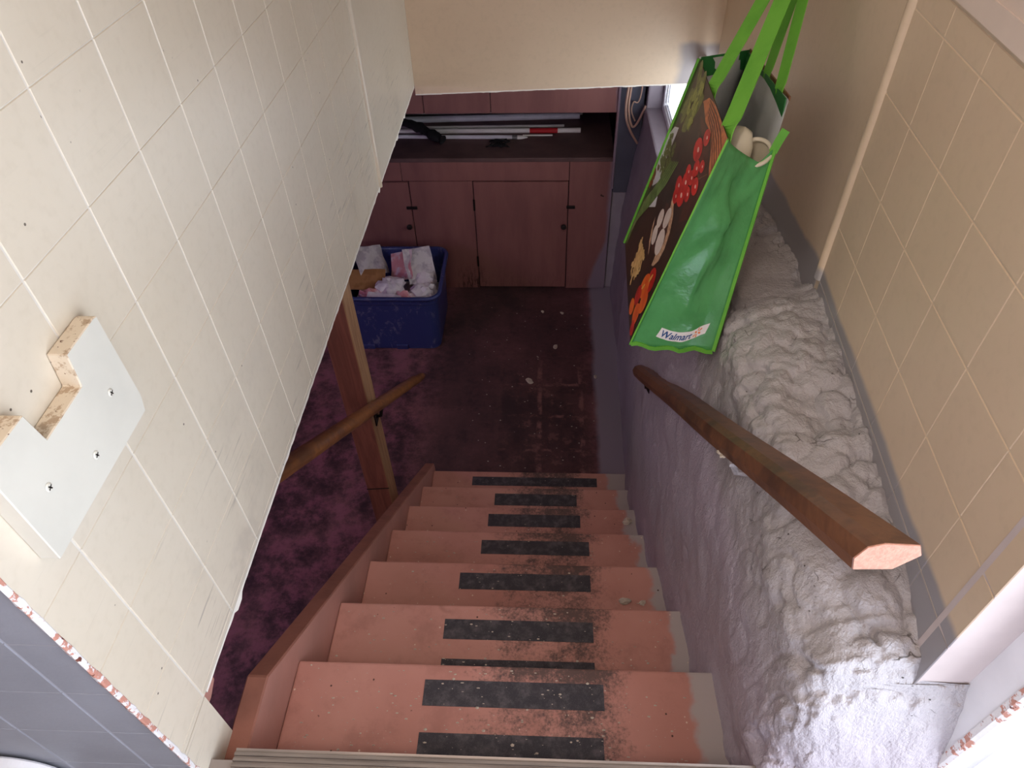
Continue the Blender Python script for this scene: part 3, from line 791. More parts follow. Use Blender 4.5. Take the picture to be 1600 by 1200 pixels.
# ------------------------------------------------------------------ built-in bench with cupboard doors
YB = 3.685
bench = empty('storage_bench', (-0.7, 3.9, ZF), 'long salmon plywood storage bench with cupboard doors along the back wall', 'bench')
obj('carcass', box(-1.95, 0.383, YB + 0.018, 4.36, ZF, -1.895), M_DARK, bench)
def board(name, x0, x1, z0, z1, parent=bench, y=YB, mat=None):
    return obj(name, box(x0 + 0.0018, x1 - 0.0018, y, y + 0.0175, z0 + 0.0018, z1 - 0.0018, 0.0012), mat or M_BENCH, parent)
board('front_board', -1.95, -0.832, -2.012, -1.893)
board('front_board', -0.832, 0.132, -2.012, -1.893)
board('front_board', 0.132, 0.383, ZF, -1.893)
board('front_board', -0.798, -0.425, ZF, -2.012)
board('front_board', -1.95, -1.262, ZF, -2.012)
obj('top', box(-1.95, 0.383, YB - 0.004, 4.36, -1.894, -1.87, 0.003), M_BENCHTOP, bench)
def door(x0, x1, knobx, lab):
    d = board('door', x0, x1, ZF + 0.012, -2.016, y=YB - 0.003)
    tag(d, lab)
    obj('knob', tube([(knobx, YB - 0.003, -2.305), (knobx, YB - 0.014, -2.305), (knobx, YB - 0.016, -2.305), (knobx, YB - 0.027, -2.305), (knobx, YB - 0.030, -2.305)], [0.007, 0.007, 0.016, 0.016, 0.008], 12), M_IRON, d, smooth=False)
    return d
d1 = door(-1.26, -0.800, -0.826, 'left cupboard door of the bench')
obj('latch', box(-0.83, -0.765, YB - 0.012, YB - 0.003, -2.192, -2.172, 0.003), M_IRON, bench)
d2 = door(-0.423, 0.130, 0.108, 'right cupboard door of the bench')
obj('latch', box(0.122, 0.172, YB - 0.012, YB - 0.003, -2.188, -2.168, 0.003), M_IRON, bench)
for z in (-2.20, -2.60):
    obj('hinge', tube([(-0.424, YB - 0.005, z), (-0.424, YB - 0.005, z + 0.07)], 0.006, 8), M_IRON, bench)
obj('bent_nail', tube([(0.322, YB, -2.10), (0.318, YB - 0.010, -2.10), (0.335, YB - 0.012, -2.104)], 0.003, 6), M_IRON, bench)

upper = empty('wall_cupboard', (-0.7, 3.9, -1.616), 'dull salmon cupboard front hanging above the bench, mostly hidden by the header', 'cupboard')
for a, b in ((-1.95, -0.80), (-0.80, -0.66), (-0.66, -0.30), (-0.30, 0.383)):
    board('front_board', a, b, -1.616, -1.05, parent=upper)
obj('carcass', box(-1.95, 0.383, YB + 0.018, 4.36, -1.616, -1.05), M_DARK, upper)
obj('back_board', box(-1.95, 0.383, 4.33, 4.36, -1.87, -1.616), M_JOIST, bench)

corner = empty('corner_board', (0.443, 3.75, -2.085), 'dark blue grey upright board in the corner beside the bench end', 'board')
obj('face', box(0.384, 0.512, YB - 0.002, YB + 0.10, -2.085, -1.035, 0.003), M_BLUEGREY, corner)
obj('edge_strip', box(0.372, 0.386, YB - 0.010, YB + 0.012, -2.06, -1.035, 0.003), M_BENCH, corner)

# poles and pipes stored on the bench top
def rod(name, a, b, r, mat, lab, cat, group='poles and pipes on the bench', n=12):
    return tag(obj(name, tube([a, Vector(a).lerp(Vector(b), 0.5), b], r, n), mat, smooth=False), lab, cat, group)
zt0 = -1.87
rod('plastic_pipe', (-1.75, 4.27, zt0 + 0.022), (0.22, 4.24, zt0 + 0.022), 0.021, M_PVC, 'thick white pipe at the very back of the bench top', 'pipe')
rod('plastic_pipe', (-1.75, 4.10, zt0 + 0.020), (0.20, 4.185, zt0 + 0.020), 0.019, M_PVC, 'thick white pipe lying second from the back, slanting', 'pipe')
rod('metal_rod', (-1.6, 4.045, zt0 + 0.009), (0.105, 4.07, zt0 + 0.009), 0.008, M_POLE, 'thin bright rod in the middle of the bench top', 'rod')
p1 = empty('banded_pole', (-0.7, 3.99, zt0), 'white pole with a red band near its right end', 'pole', 'poles and pipes on the bench')
obj('shaft', tube([(-1.6, 3.99, zt0 + 0.0155), (0.20, 3.995, zt0 + 0.0155)], 0.0145, 12), M_POLE, p1)
obj('red_band', tube([(-0.10, 3.993, zt0 + 0.0155), (0.065, 3.9935, zt0 + 0.0155)], 0.0152, 12), M_RED, p1)
p2 = empty('tent_pole', (-0.6, 3.93, zt0), 'pinkish telescopic pole nearest the front edge of the bench top', 'pole', 'poles and pipes on the bench')
obj('outer_tube', tube([(-1.5, 3.945, zt0 + 0.0125), (-0.20, 3.915, zt0 + 0.0125)], 0.0115, 12), M_PVC, p2)
obj('inner_tube', tube([(-0.20, 3.915, zt0 + 0.0125), (-0.17, 3.9145, zt0 + 0.0125)], [0.013, 0.013], 12), M_STEEL, p2)
obj('tip', tube([(-0.17, 3.9145, zt0 + 0.0125), (-0.145, 3.914, zt0 + 0.0125), (-0.11, 3.913, zt0 + 0.012)], [0.012, 0.011, 0.003], 10), M_POLE, p2)
rod('metal_rod', (-0.14, 3.955, zt0 + 0.005), (0.035, 3.955, zt0 + 0.005), 0.0045, M_POLE, 'short thin rod between the banded pole and the front pole', 'rod')
# black cloth sleeve flopped over the poles
c0 = catmull([(-1.2, 4.12, zt0 + 0.07), (-0.95, 4.05, zt0 + 0.068), (-0.78, 3.98, zt0 + 0.058), (-0.68, 3.91, zt0 + 0.040), (-0.60, 3.86, zt0 + 0.022)], 7)
v, f = [], []
for i, p in enumerate(c0):
    w = 0.045 + 0.012 * math.sin(i * 0.9)
    for k in range(10):
        a = 2 * math.pi * k / 10
        v.append((p.x + 0.55 * w * math.cos(a) * 0.6, p.y + w * math.cos(a) * 0.8, p.z + max(-0.016, 0.020 * math.sin(a) * (1 + 0.3 * math.sin(i * 2.1)))))
for i in range(len(c0) - 1):
    for k in range(10): f.append([i * 10 + k, i * 10 + (k + 1) % 10, (i + 1) * 10 + (k + 1) % 10, (i + 1) * 10 + k])
f.append(list(range(10))); f.append([(len(c0) - 1) * 10 + k for k in range(10)][::-1])
tag(obj('cloth_sleeve', (v, f), M_BLACK, smooth=True), 'black cloth sleeve flopped across the stored poles', 'sleeve')
pts = [(-0.33, 3.87, zt0 + 0.006)]
for i in range(26):
    pts.append((-0.30 + 0.05 * math.sin(i * 2.4) + 0.002 * i, 3.84 + 0.045 * math.cos(i * 1.7), zt0 + 0.006 + 0.012 * abs(math.sin(i * 1.3))))
tag(obj('tangled_cord', tube(catmull(pts, 5), 0.0028, 6), M_BLACK, smooth=True), 'thin black cord tangled on the bench top before the poles', 'cord')
# loops of cable by the corner board
for pts, lab in [([(0.425, 3.64, -1.03), (0.420, 3.64, -1.40), (0.413, 3.64, -1.58), (0.440, 3.64, -1.68), (0.492, 3.635, -1.765)], 'outermost beige cable hanging in a loop before the corner board'),
                 ([(0.438, 3.65, -1.03), (0.434, 3.65, -1.42), (0.428, 3.65, -1.57), (0.452, 3.65, -1.67), (0.480, 3.65, -1.66), (0.515, 3.64, -1.56)], 'middle beige cable looping back up toward the window'),
                 ([(0.495, 3.66, -1.03), (0.488, 3.66, -1.50), (0.452, 3.66, -1.55), (0.447, 3.66, -1.60), (0.470, 3.66, -1.65)], 'inner thin grey cable with a short curl by the corner board')]:
    tag(obj('hanging_cable', tube(catmull(pts, 8), 0.0065 if 'inner' not in lab else 0.004, 8), M_CABLE, smooth=True), lab, 'cable', 'cables hanging in the corner')

# ------------------------------------------------------------------ blue tote full of waste paper
tote = empty('storage_tote', (-0.90, 3.32, ZF), 'blue plastic storage tote full of crumpled paper on the dark floor', 'tote')
def rrect(x0, x1, y0, y1, r, n=6):
    p = []
    for cx, cy, a0 in ((x1 - r, y1 - r, 0), (x0 + r, y1 - r, 90), (x0 + r, y0 + r, 180), (x1 - r, y0 + r, 270)):
        for k in range(n + 1):
            w = math.radians(a0 + 90 * k / n); p.append((cx + r * math.cos(w), cy + r * math.sin(w)))
    return p
def loft(rings, capb=False, capt=False):
    v, f = [], []; n = len(rings[0][0])
    for pl, z in rings: v += [(a, b, z) for a, b in pl]
    for i in range(len(rings) - 1):
        for k in range(n): f.append([i * n + k, i * n + (k + 1) % n, (i + 1) * n + (k + 1) % n, (i + 1) * n + k])
    if capb: f.append(list(range(n))[::-1])
    if capt: f.append([(len(rings) - 1) * n + k for k in range(n)])
    return v, f
X0, X1, Y0, Y1 = -1.20, -0.592, 3.062, 3.556
def ins(d, r): return rrect(X0 + d, X1 - d, Y0 + d, Y1 - d, r)
obj('tub', loft([(ins(0.032, 0.05), ZF + 0.012), (ins(0.026, 0.055), ZF), (ins(0.022, 0.055), ZF + 0.01), (ins(0.014, 0.06), -2.50), (ins(0.012, 0.06), -2.44), (ins(0.004, 0.065), -2.43), (ins(0.002, 0.065), -2.395),
                 (ins(0.010, 0.06), -2.395), (ins(0.016, 0.06), -2.43), (ins(0.026, 0.05), ZF + 0.012)], False, True), M_TOTE, tote, smooth=False)
rim = [(ins(0.004, 0.066), -2.398), (ins(-0.010, 0.075), -2.396), (ins(-0.014, 0.078), -2.386), (ins(-0.010, 0.075), -2.376), (ins(0.002, 0.066), -2.374), (ins(0.008, 0.06), -2.380), (ins(0.010, 0.06), -2.398)]
obj('rim', loft(rim), M_TOTE, tote, smooth=True)
for x in (-0.80, -1.0):
    obj('foot_block', box(x - 0.035 - 0.04, x + 0.035 - 0.04, Y0 + 0.014, Y0 + 0.028, ZF, ZF + 0.035, 0.004), M_TOTE, tote)

def sheet(name, loc, size, rot, seed, mat, lab, amp=0.035, n=14, cat='paper', thick=True):
    v, f = [], []; R = Matrix.Rotation(rot[2], 3, 'Z') @ Matrix.Rotation(rot[0], 3, 'X') @ Matrix.Rotation(rot[1], 3, 'Y')
    off = Vector((seed * 7.3, seed * 3.1, seed))
    for i in range(n + 1):
        for j in range(n + 1):
            a, b = (i / n - 0.5) * size[0], (j / n - 0.5) * size[1]
            q = Vector((a, b, 0)) * 9 + off
            d = amp * (abs(noise.noise(q)) * 2.2 - 0.6 + 0.5 * noise.noise(q * 2.3))
            p = R @ Vector((a + 0.5 * amp * noise.noise(q + Vector((5, 0, 0))), b + 0.5 * amp * noise.noise(q + Vector((0, 5, 0))), d))
            v.append((loc[0] + p.x, loc[1] + p.y, loc[2] + p.z))
    for i in range(n):
        for j in range(n):
            a = i * (n + 1) + j; f.append([a, a + n + 1, a + n + 2, a + 1])
    o = tag(obj(name, (v, f), mat, smooth=False), lab, cat, 'waste paper in the blue tote')
    s = o.modifiers.new('thickness', 'SOLIDIFY'); s.thickness = 0.0015
    return o
R_ = math.radians
def wad(loc, r, sc, seed, mat, lab, rot=0.0, n=3, rough=0.5):
    bm = bmesh.new(); bmesh.ops.create_icosphere(bm, subdivisions=n, radius=1.0)
    off = Vector((seed * 5.7, seed * 2.3, seed * 9.1)); M = Matrix.Rotation(rot, 3, 'Z')
    for v in bm.verts:
        q = v.co * 1.7 + off
        k = 1.0 + rough * (1.1 * abs(noise.noise(q)) - 0.25) + rough * 0.55 * (abs(noise.noise(q * 2.6)) - 0.2) + 0.10 * noise.noise(q * 7)
        c = M @ Vector((v.co.x * sc[0], v.co.y * sc[1], v.co.z * sc[2])) * (k * r)
        v.co = Vector(loc) + c
    return tag(obj('paper_wad', bm_out(bm), mat), lab, 'paper', 'waste paper in the blue tote')
sheet('paper_sheet', (-0.90, 3.31, -2.60), (0.48, 0.38), (0, 0, 0), 11, M_PAPER_N, 'flattened flyer paper at the bottom of the tote filling', 0.03)
sheet('paper_sheet', (-0.735, 3.375, -2.375), (0.17, 0.20), (R_(48), R_(10), 0.35), 1, M_PAPER_N, 'large pale flyer standing up in a peak inside the tote', 0.012, 8)
sheet('paper_sheet', (-0.845, 3.375, -2.385), (0.17, 0.17), (R_(44), R_(-34), 0.05), 2, M_PAPER_P, 'pink printed sheet leaning left of the peaked flyer', 0.012, 8)
wad((-0.698, 3.19, -2.445), 0.070, (1.15, 1.0, 0.8), 3, M_PAPER_W, 'white crumpled wad at the right front corner of the tote', 0.4)
wad((-0.705, 3.31, -2.455), 0.068, (0.9, 1.1, 0.8), 9, M_PAPER_W, 'white crumpled wad behind the corner wad, below the peaked flyer', 1.0)
wad((-0.885, 3.215, -2.430), 0.078, (1.0, 0.95, 0.85), 4, M_PAPER_W, 'white wad of crumpled paper at the middle of the tote', 0.2, 3, 0.65)
wad((-0.795, 3.135, -2.440), 0.052, (1.25, 0.8, 0.75), 6, M_PAPER_P, 'small pink scrap tucked behind the tote front rim', 0.0, 3, 0.7)
wad((-0.980, 3.140, -2.440), 0.060, (1.3, 0.7, 0.8), 5, M_PAPER_P, 'curled pink wrapper near the left front of the tote', -0.4, 3, 0.9)
sheet('paper_strip', (-0.90, 3.105, -2.405), (0.20, 0.045), (R_(18), R_(6), -0.12), 13, M_PAPER_W, 'torn white paper strip lying along the front rim of the tote', 0.010, 8)
sheet('cardboard_flap', (-1.03, 3.27, -2.405), (0.21, 0.15), (R_(14), R_(6), 0.12), 7, M_CARD, 'brown cardboard flap lying at the left of the tote', 0.004, 6, 'cardboard')
sheet('paper_sheet', (-1.03, 3.42, -2.375), (0.20, 0.18), (R_(36), R_(26), 0.5), 8, M_PAPER_N, 'pale sheet sticking up behind the cardboard flap', 0.010, 8)

# ------------------------------------------------------------------ shopping bag
A_ = Vector((0.322, 1.20, -0.576)); C_ = Vector((0.195, 1.20, -1.059)); D_ = Vector((0.366, 1.150, -1.034))
E_ = Vector((0.329, 1.58, -0.576)); F_ = Vector((0.210, 1.58, -1.042)); B_ = Vector((0.447, 1.31, -0.552))
K_ = Vector((0.452, 1.66, -0.590)); L_ = Vector((0.380, 1.56, -1.050))
bag = empty('shopping_bag', (0.30, 1.40, -1.11), 'green laminated shopping bag with printed vegetables hanging by long straps at right', 'bag')
def mat_green(name, c, c2, rough, bumpy):
    g = G(name); p = g.pos
    n = g.noise(p, 14.0, 4.0, 0.6); col = g.mix(g.step(n, 0.4, 0.7), c, c2)
    g.bump(g.add(g.noise(p, 24.0, 4.0, 0.6), g.mul(g.noise(p, 150.0, 2.0), 0.15)), bumpy, 0.006)
    return g.done(col, rough, 0.5)
M_BAG = mat_green('green_laminate', rgb(86, 162, 98), rgb(78, 150, 90), 0.22, 0.30)
M_BIND = mat_green('bright_green_binding', rgb(110, 186, 66), rgb(96, 170, 58), 0.6, 0.1)
M_STRAP = mat_green('bright_green_strap', rgb(112, 184, 62), rgb(100, 172, 54), 0.7, 0.05)
M_LINING = simple('grey_bag_lining', rgb(176, 178, 178), 0.6, 0.04, 10, 0.2, 60)
M_HEM = mat_green('dark_green_hem', rgb(44, 118, 58), rgb(38, 106, 52), 0.5, 0.1)
def pmat(name, c, c2=None, sc=40):
    return simple('print_' + name, c, 0.30, 0.08, sc, c2=c2)
M_PDARK = pmat('dark_wood', rgb(62, 44, 34), rgb(38, 28, 26), 22)

def bil(P, u, v): return (P[0] * (1 - u) + P[1] * u) * (1 - v) + (P[3] * (1 - u) + P[2] * u) * v
def facegrid(P, nu, nv, fn):
    n = (P[1] - P[0]).cross(P[3] - P[0]).normalized(); v, f = [], []
    for j in range(nv + 1):
        for i in range(nu + 1):
            u, w = i / nu, j / nv; v.append(bil(P, u, w) + n * fn(u, w))
    for j in range(nv):
        for i in range(nu):
            a = j * (nu + 1) + i; f.append([a, a + 1, a + nu + 2, a + nu + 1])
    return v, f
FACE = (E_, A_, C_, F_)          # printed front, u from far to near, v downwards
GUS = (A_, B_, D_, C_)           # near green side, u from left to right
BACK = (B_, K_, L_, D_)
FGUS = (K_, E_, F_, L_)
# out of the bag: front faces -x, near side faces -y
def face_off(u, v): return 0.0
def gus_off(u, v):
    s = math.sin(math.pi * u) * (1 - 0.3 * v)
    crease = 0.030 * (1 - min(1.0, abs(u - 0.44 - 0.10 * (0.5 - v)) * 2.8)) ** 1.3 * min(1.0, max(0.0, (v - 0.1) / 0.25)) * (1.0 - 0.65 * v)
    wr = 0.006 * noise.noise(Vector((u * 4, v * 7, 2))) + 0.0030 * noise.noise(Vector((u * 13, v * 16, 5)))
    dent = -0.016 * math.exp(-((u - 0.60) / 0.20) ** 2 - ((v - 0.20) / 0.10) ** 2) + 0.010 * max(0.0, 1 - abs((v - 0.30) - 0.35 * (0.55 - u)) * 14) * (1 if u > 0.45 else 0.4)
    return s * wr * 1.2 + crease + dent * s
def sgn(P, want):
    n = (P[1] - P[0]).cross(P[3] - P[0]).normalized(); return 1.0 if n.dot(want) > 0 else -1.0
SG = sgn(GUS, Vector((0, -1, 0))); SF = sgn(FACE, Vector((-1, 0, 0)))
def panel_part(name, P, nu, nv, fn, mat, inner=None, parent=bag):
    v, f = facegrid(P, nu, nv, fn)
    o = obj(name, ([tuple(x) for x in v], f), [mat] + ([inner] if inner else []), parent, smooth=True)
    s = o.modifiers.new('thickness', 'SOLIDIFY'); s.thickness = 0.0012; s.offset = 0
    if inner: s.material_offset = 1; s.material_offset_rim = 0
    return o
front = panel_part('front_panel', FACE, 10, 14, face_off, M_PDARK)
# the near side sags along its top edge, between the two stiff front corners
def gus_pt(u, v):
    sag = 0.100 * min(1.0, u / 0.80) ** 0.9 - 0.012 * max(0.0, (u - 0.8) / 0.2)
    q = bil(GUS, u, v); n = (GUS[1] - GUS[0]).cross(GUS[3] - GUS[0]).normalized() * SG
    q = q + (bil(GUS, u, 1) - bil(GUS, u, 0)).normalized() * sag * (1 - v) ** 2.2
    return q + n * gus_off(u, v)
v, f = [], []
NU, NV = 26, 44
for j in range(NV + 1):
    for i in range(NU + 1): v.append(tuple(gus_pt(i / NU, j / NV)))
for j in range(NV):
    for i in range(NU):
        a = j * (NU + 1) + i; f.append([a, a + NU + 1, a + NU + 2, a + 1])
side = obj('side_panel', (v, f), M_BAG, bag, smooth=True)
s = side.modifiers.new('thickness', 'SOLIDIFY'); s.thickness = 0.0012; s.offset = 0
tag(side, 'glossy green side of the bag with a white shop badge')
panel_part('back_panel', BACK, 6, 8, lambda u, v: 0.004 * math.sin(u * 3.14), M_LINING)
panel_part('far_side_panel', FGUS, 6, 8, lambda u, v: 0.006 * math.sin(u * 3.14), M_LINING)
obj('bottom_panel', ([tuple(C_), tuple(D_), tuple(L_), tuple(F_)], [[0, 1, 2, 3]]), M_BAG, bag)
def ribbon(pts, wvec, wid, th=0.0012):
    """flat band along pts, its width along wvec (one per point or one for all)"""
    v, f = [], []; n = len(pts)
    for i, p in enumerate(pts):
        p = Vector(p); t = (Vector(pts[min(i + 1, n - 1)]) - Vector(pts[max(i - 1, 0)])).normalized()
        wv = Vector(wvec[i] if isinstance(wvec, list) else wvec); wv = (wv - t * wv.dot(t)).normalized()
        nn = t.cross(wv); w = wid[i] if isinstance(wid, list) else wid
        for a, b in ((-1, -1), (1, -1), (1, 1), (-1, 1)): v.append(tuple(p + wv * (a * w / 2) + nn * (b * th / 2)))
    for i in range(n - 1):
        for k in range(4): f.append([i * 4 + k, i * 4 + (k + 1) % 4, (i + 1) * 4 + (k + 1) % 4, (i + 1) * 4 + k])
    f.append([0, 1, 2, 3]); f.append([(n - 1) * 4 + k for k in (3, 2, 1, 0)])
    return v, f
nF = (A_ - E_).cross(C_ - E_).normalized() * SF     # out of the printed front
nG = (B_ - A_).cross(C_ - A_).normalized() * SG
# piping along the seams
def edge(name, a, b, w, wide, n=14, fn=None):
    pts = [a.lerp(b, i / n) for i in range(n + 1)]
    return obj(name, ribbon(pts, w, wide, 0.0035), M_BIND, bag)
edge('seam_binding', A_ + nF * 0.001, C_ + nF * 0.001, nF + nG, 0.010)
edge('seam_binding', E_, F_, nF, 0.012)
pts = [Vector(gus_pt(1.0, j / 14)) for j in range(15)]
obj('seam_binding', ribbon(pts, (0.7, -0.7, 0), 0.012, 0.003), M_BIND, bag)
pts = [Vector(gus_pt(i / 14, 1.0)) + Vector((0, -0.001, 0.004 * math.sin(i * 1.3))) for i in range(15)]
obj('seam_binding', ribbon(pts, (0, 0, 1), 0.010, 0.003), M_BIND, bag)
# loose tab at the top right of the near side
obj('loose_tab', ribbon([gus_pt(1.0, 0.02), gus_pt(1.0, 0.02) + Vector((0.006, 0.0, 0.022)), gus_pt(1.0, 0.02) + Vector((0.014, 0.0, 0.044))], (0.8, -0.5, 0), 0.016, 0.002), M_BIND, bag)
# hem inside the far rim
hem = [E_.lerp(K_, t) + Vector((0, -0.004, -0.016)) for t in [i / 8 for i in range(9)]]
obj('rim_hem', ribbon(hem, (0, 0, 1), 0.042, 0.002), M_HEM, bag)
hem = [K_.lerp(B_, t) + Vector((-0.005, -0.002, -0.022)) for t in [i / 8 for i in range(9)]]
obj('rim_hem', ribbon(hem, (0, 0, 1), 0.048, 0.002), M_HEM, bag)
obj('rim_edge', ribbon([K_.lerp(B_, i / 8) + Vector((0.001, 0, 0.002)) for i in range(9)], (0, 0, 1), 0.008, 0.003), pmat('brown_rim', rgb(120, 74, 48)), bag)

# straps, both pairs over a hook on the right wall
hookp = Vector(rp(1.235, 0.05, -0.245))
def strap(a, b, w0, wv0, dz):
    top = hookp + Vector((0, 0, dz))
    P = [a + Vector((0.002, 0, -0.03)), a, a.lerp(top, 0.09), a.lerp(top, 0.5) + Vector((0, 0, -0.006)), top + Vector((0, -0.012, -0.002)), top + Vector((0, 0.0, 0.006)),
         top + Vector((0, 0.012, -0.002)), b.lerp(top, 0.5) + Vector((0, 0, -0.006)), b.lerp(top, 0.09), b, b + Vector((0.002, 0, -0.03))]
    pts = catmull(P, 6)
    n = len(pts); wd = [w0 * (1 - 0.45 * math.exp(-((i / (n - 1) - 0.5) / 0.10) ** 2)) for i in range(n)]
    wl = []
    for i in range(n):
        k = min(1.0, min(i, n - 1 - i) / 20.0); wl.append(Vector((0, -1, 0)).lerp(Vector(wv0), k))
    return ribbon(pts, wl, wd, 0.0018)
s1 = strap(FACE[0].lerp(FACE[1], 0.90) + Vector((0.006, 0, 0.002)), FACE[0].lerp(FACE[1], 0.40) + Vector((0.006, 0, 0.0)), 0.046, (0.35, -0.9, 0.25), 0.004)
obj('handle_strap', s1, M_STRAP, bag, smooth=False)
s2 = strap(BACK[0].lerp(BACK[1], 0.16) + Vector((-0.004, 0, 0.0)), BACK[0].lerp(BACK[1], 0.46) + Vector((-0.004, 0, 0.0)), 0.030, (0.35, -0.9, 0.25), 0.010)
obj('handle_strap', s2, M_STRAP, bag, smooth=False)
hk = empty('coat_hook', (rp(1.235, 0, -0.27)), 'metal hook on the right wall above the frame, carrying the green bag', 'hook')
obj('hook_arm', tube(catmull([rp(1.235, 0.0, -0.27), rp(1.235, 0.03, -0.268), rp(1.235, 0.05, -0.262), rp(1.235, 0.066, -0.250), rp(1.235, 0.068, -0.225)], 5), 0.005, 8), M_STEEL, hk)
obj('hook_plate', rbox(1.22, 1.25, 0.0, 0.004, -0.30, -0.20), M_STEEL, hk)

# --- picture printed on the front panel: flat print, a hair proud of the laminate
def fpt(u, v, lift): return tuple(bil(FACE, u, v) + nF * (0.0011 + lift))
def shape(poly, lift):
    c = len(poly); v = [fpt(u, w, lift) for u, w in poly]; return v, [list(range(c))]
def blob(u, v, ru, rv, lift, rot=0.0, n=14):
    p = []
    for k in range(n):
        w = 2 * math.pi * k / n; a, b = math.cos(w) * ru * 0.38, math.sin(w) * rv * 0.49
        x, y = a * math.cos(rot) - b * math.sin(rot), a * math.sin(rot) + b * math.cos(rot)
        p.append((u + x / 0.38, v + y / 0.49))
    return shape(p, lift)
def stroke(pts, w, lift):
    v, f = [], []
    for i, (a, b) in enumerate(pts):
        a2, b2 = pts[min(i + 1, len(pts) - 1)]; a1, b1 = pts[max(i - 1, 0)]
        dx, dy = (a2 - a1) * 0.38, (b2 - b1) * 0.49; L = math.hypot(dx, dy) + 1e-9; nx, ny = -dy / L, dx / L
        ww = w * (1.0 - 0.45 * abs(2 * i / (len(pts) - 1) - 1))
        v += [fpt(a + nx * ww / 0.38, b + ny * ww / 0.49, lift), fpt(a - nx * ww / 0.38, b - ny * ww / 0.49, lift)]
    for i in range(len(pts) - 1): f.append([i * 2, i * 2 + 1, i * 2 + 3, i * 2 + 2])
    return v, f
def printed(name, parts, mat): return obj(name, join(*parts), mat, front)
R2 = random.Random(3)
printed('printed_soil', [shape([(0, 0), (1, 0), (1, 1), (0, 1)], 0.0)], M_PDARK)
M_PBASK = pmat('wicker', rgb(200, 120, 74), rgb(146, 78, 48), 60)
printed('printed_basket', [shape([(0.40, 0.06), (0.47, 0.02), (0.62, 0.0), (1.0, 0.0), (1.0, 0.16), (0.93, 0.14), (0.84, 0.10), (0.74, 0.075), (0.58, 0.085)], 0.0002)], M_PBASK)
printed('printed_wicker_strands', [stroke([(0.50 + 0.02 * k, 0.02 + 0.010 * k), (0.70 + 0.01 * k, 0.012 + 0.014 * k), (0.86, 0.022 + 0.018 * k), (0.99, 0.05 + 0.02 * k)], 0.0022, 0.0004) for k in range(5)], pmat('dark_strand', rgb(92, 46, 30)))
printed('printed_basket_shadow', [shape([(0.46, 0.10), (0.74, 0.085), (0.94, 0.16), (1.0, 0.20), (0.99, 0.34), (0.86, 0.42), (0.62, 0.47), (0.50, 0.44), (0.44, 0.25)], 0.0002)], pmat('brown_shadow', rgb(84, 46, 34), rgb(60, 34, 28)))
printed('printed_vine', [stroke([(0.55, 0.14), (0.70, 0.20), (0.86, 0.22), (0.95, 0.16)], 0.0018, 0.0004), stroke([(0.60, 0.44), (0.70, 0.30), (0.82, 0.26)], 0.0016, 0.0004)], pmat('vine', rgb(126, 96, 62)))
tom = [(0.654, 0.176, 1.15), (0.706, 0.104, 0.8), (0.66, 0.272, 0.7), (0.83, 0.178, 0.6), (0.76, 0.215, 0.8), (0.69, 0.309, 1.0), (0.60, 0.363, 0.95), (0.63, 0.402, 0.8), (0.80, 0.315, 0.75), (0.86, 0.252, 0.85), (0.75, 0.262, 0.75), (0.71, 0.360, 1.15)]
M_PTOM = pmat('tomato', rgb(214, 44, 36), rgb(160, 24, 26), 30)
M_PSHINE = pmat('tomato_shine', rgb(244, 198, 188))
for i, (u, v_, s_) in enumerate(tom):
    o = printed('printed_tomato', [blob(u, v_, 0.072 * s_, 0.037 * s_, 0.0006 + 0.00003 * i)], M_PTOM)
for u, v_, s_ in tom: printed('printed_shine', [blob(u + 0.012, v_ - 0.004, 0.017 * s_, 0.008 * s_, 0.0012)], M_PSHINE)
M_PGREEN = pmat('broccoli', rgb(112, 120, 54), rgb(66, 74, 34), 90)
printed('printed_lettuce', [blob(0.12 + 0.22 * R2.random(), 0.03 + 0.17 * R2.random(), 0.05 + 0.05 * R2.random(), 0.02 + 0.02 * R2.random(), 0.0004 + 0.00003 * k, R2.random() * 3) for k in range(16)], M_PGREEN)
printed('printed_lettuce_light', [blob(0.14 + 0.20 * R2.random(), 0.04 + 0.15 * R2.random(), 0.02 + 0.03 * R2.random(), 0.01 + 0.01 * R2.random(), 0.0010, R2.random() * 3) for k in range(22)], pmat('lettuce', rgb(150, 156, 70), rgb(110, 120, 50), 120))
M_PWHITE = pmat('dish', rgb(214, 214, 222), rgb(188, 190, 202), 12)
printed('printed_dish', [shape([(0.0, 0.36), (0.06, 0.30), (0.20, 0.255), (0.33, 0.27), (0.34, 0.33), (0.24, 0.50), (0.10, 0.60), (0.02, 0.58)], 0.0004)], M_PWHITE)
printed('printed_plate', [shape([(0.40, 0.36), (0.47, 0.40), (0.46, 0.50), (0.38, 0.58), (0.22, 0.66), (0.20, 0.62), (0.34, 0.50)], 0.0005)], M_PWHITE)
printed('printed_peas', [blob(0.05 + 0.22 * R2.random(), 0.325 + 0.18 * R2.random(), 0.020, 0.010, 0.0008, 0, 7) for _ in range(110)], pmat('peas', rgb(112, 122, 62), rgb(70, 80, 36), 200))
printed('printed_beans', [stroke([(0.42 - 0.03 * k, 0.33 + 0.012 * k), (0.36 - 0.035 * k, 0.47 + 0.01 * k), (0.24 - 0.03 * k, 0.62 + 0.012 * k), (0.10 - 0.012 * k, 0.78 + 0.012 * k)], 0.0048, 0.0010 + 0.0001 * k) for k in range(5)], pmat('green_bean', rgb(120, 146, 80), rgb(74, 96, 46), 50))
printed('printed_asparagus', [stroke([(0.20 - 0.02 * k, 0.55 + 0.02 * k), (0.12 - 0.015 * k, 0.70), (0.06 - 0.006 * k, 0.84), (0.05, 0.97)], 0.0055, 0.0009 + 0.0001 * k) for k in range(4)], pmat('asparagus', rgb(136, 138, 100), rgb(84, 86, 60), 40))
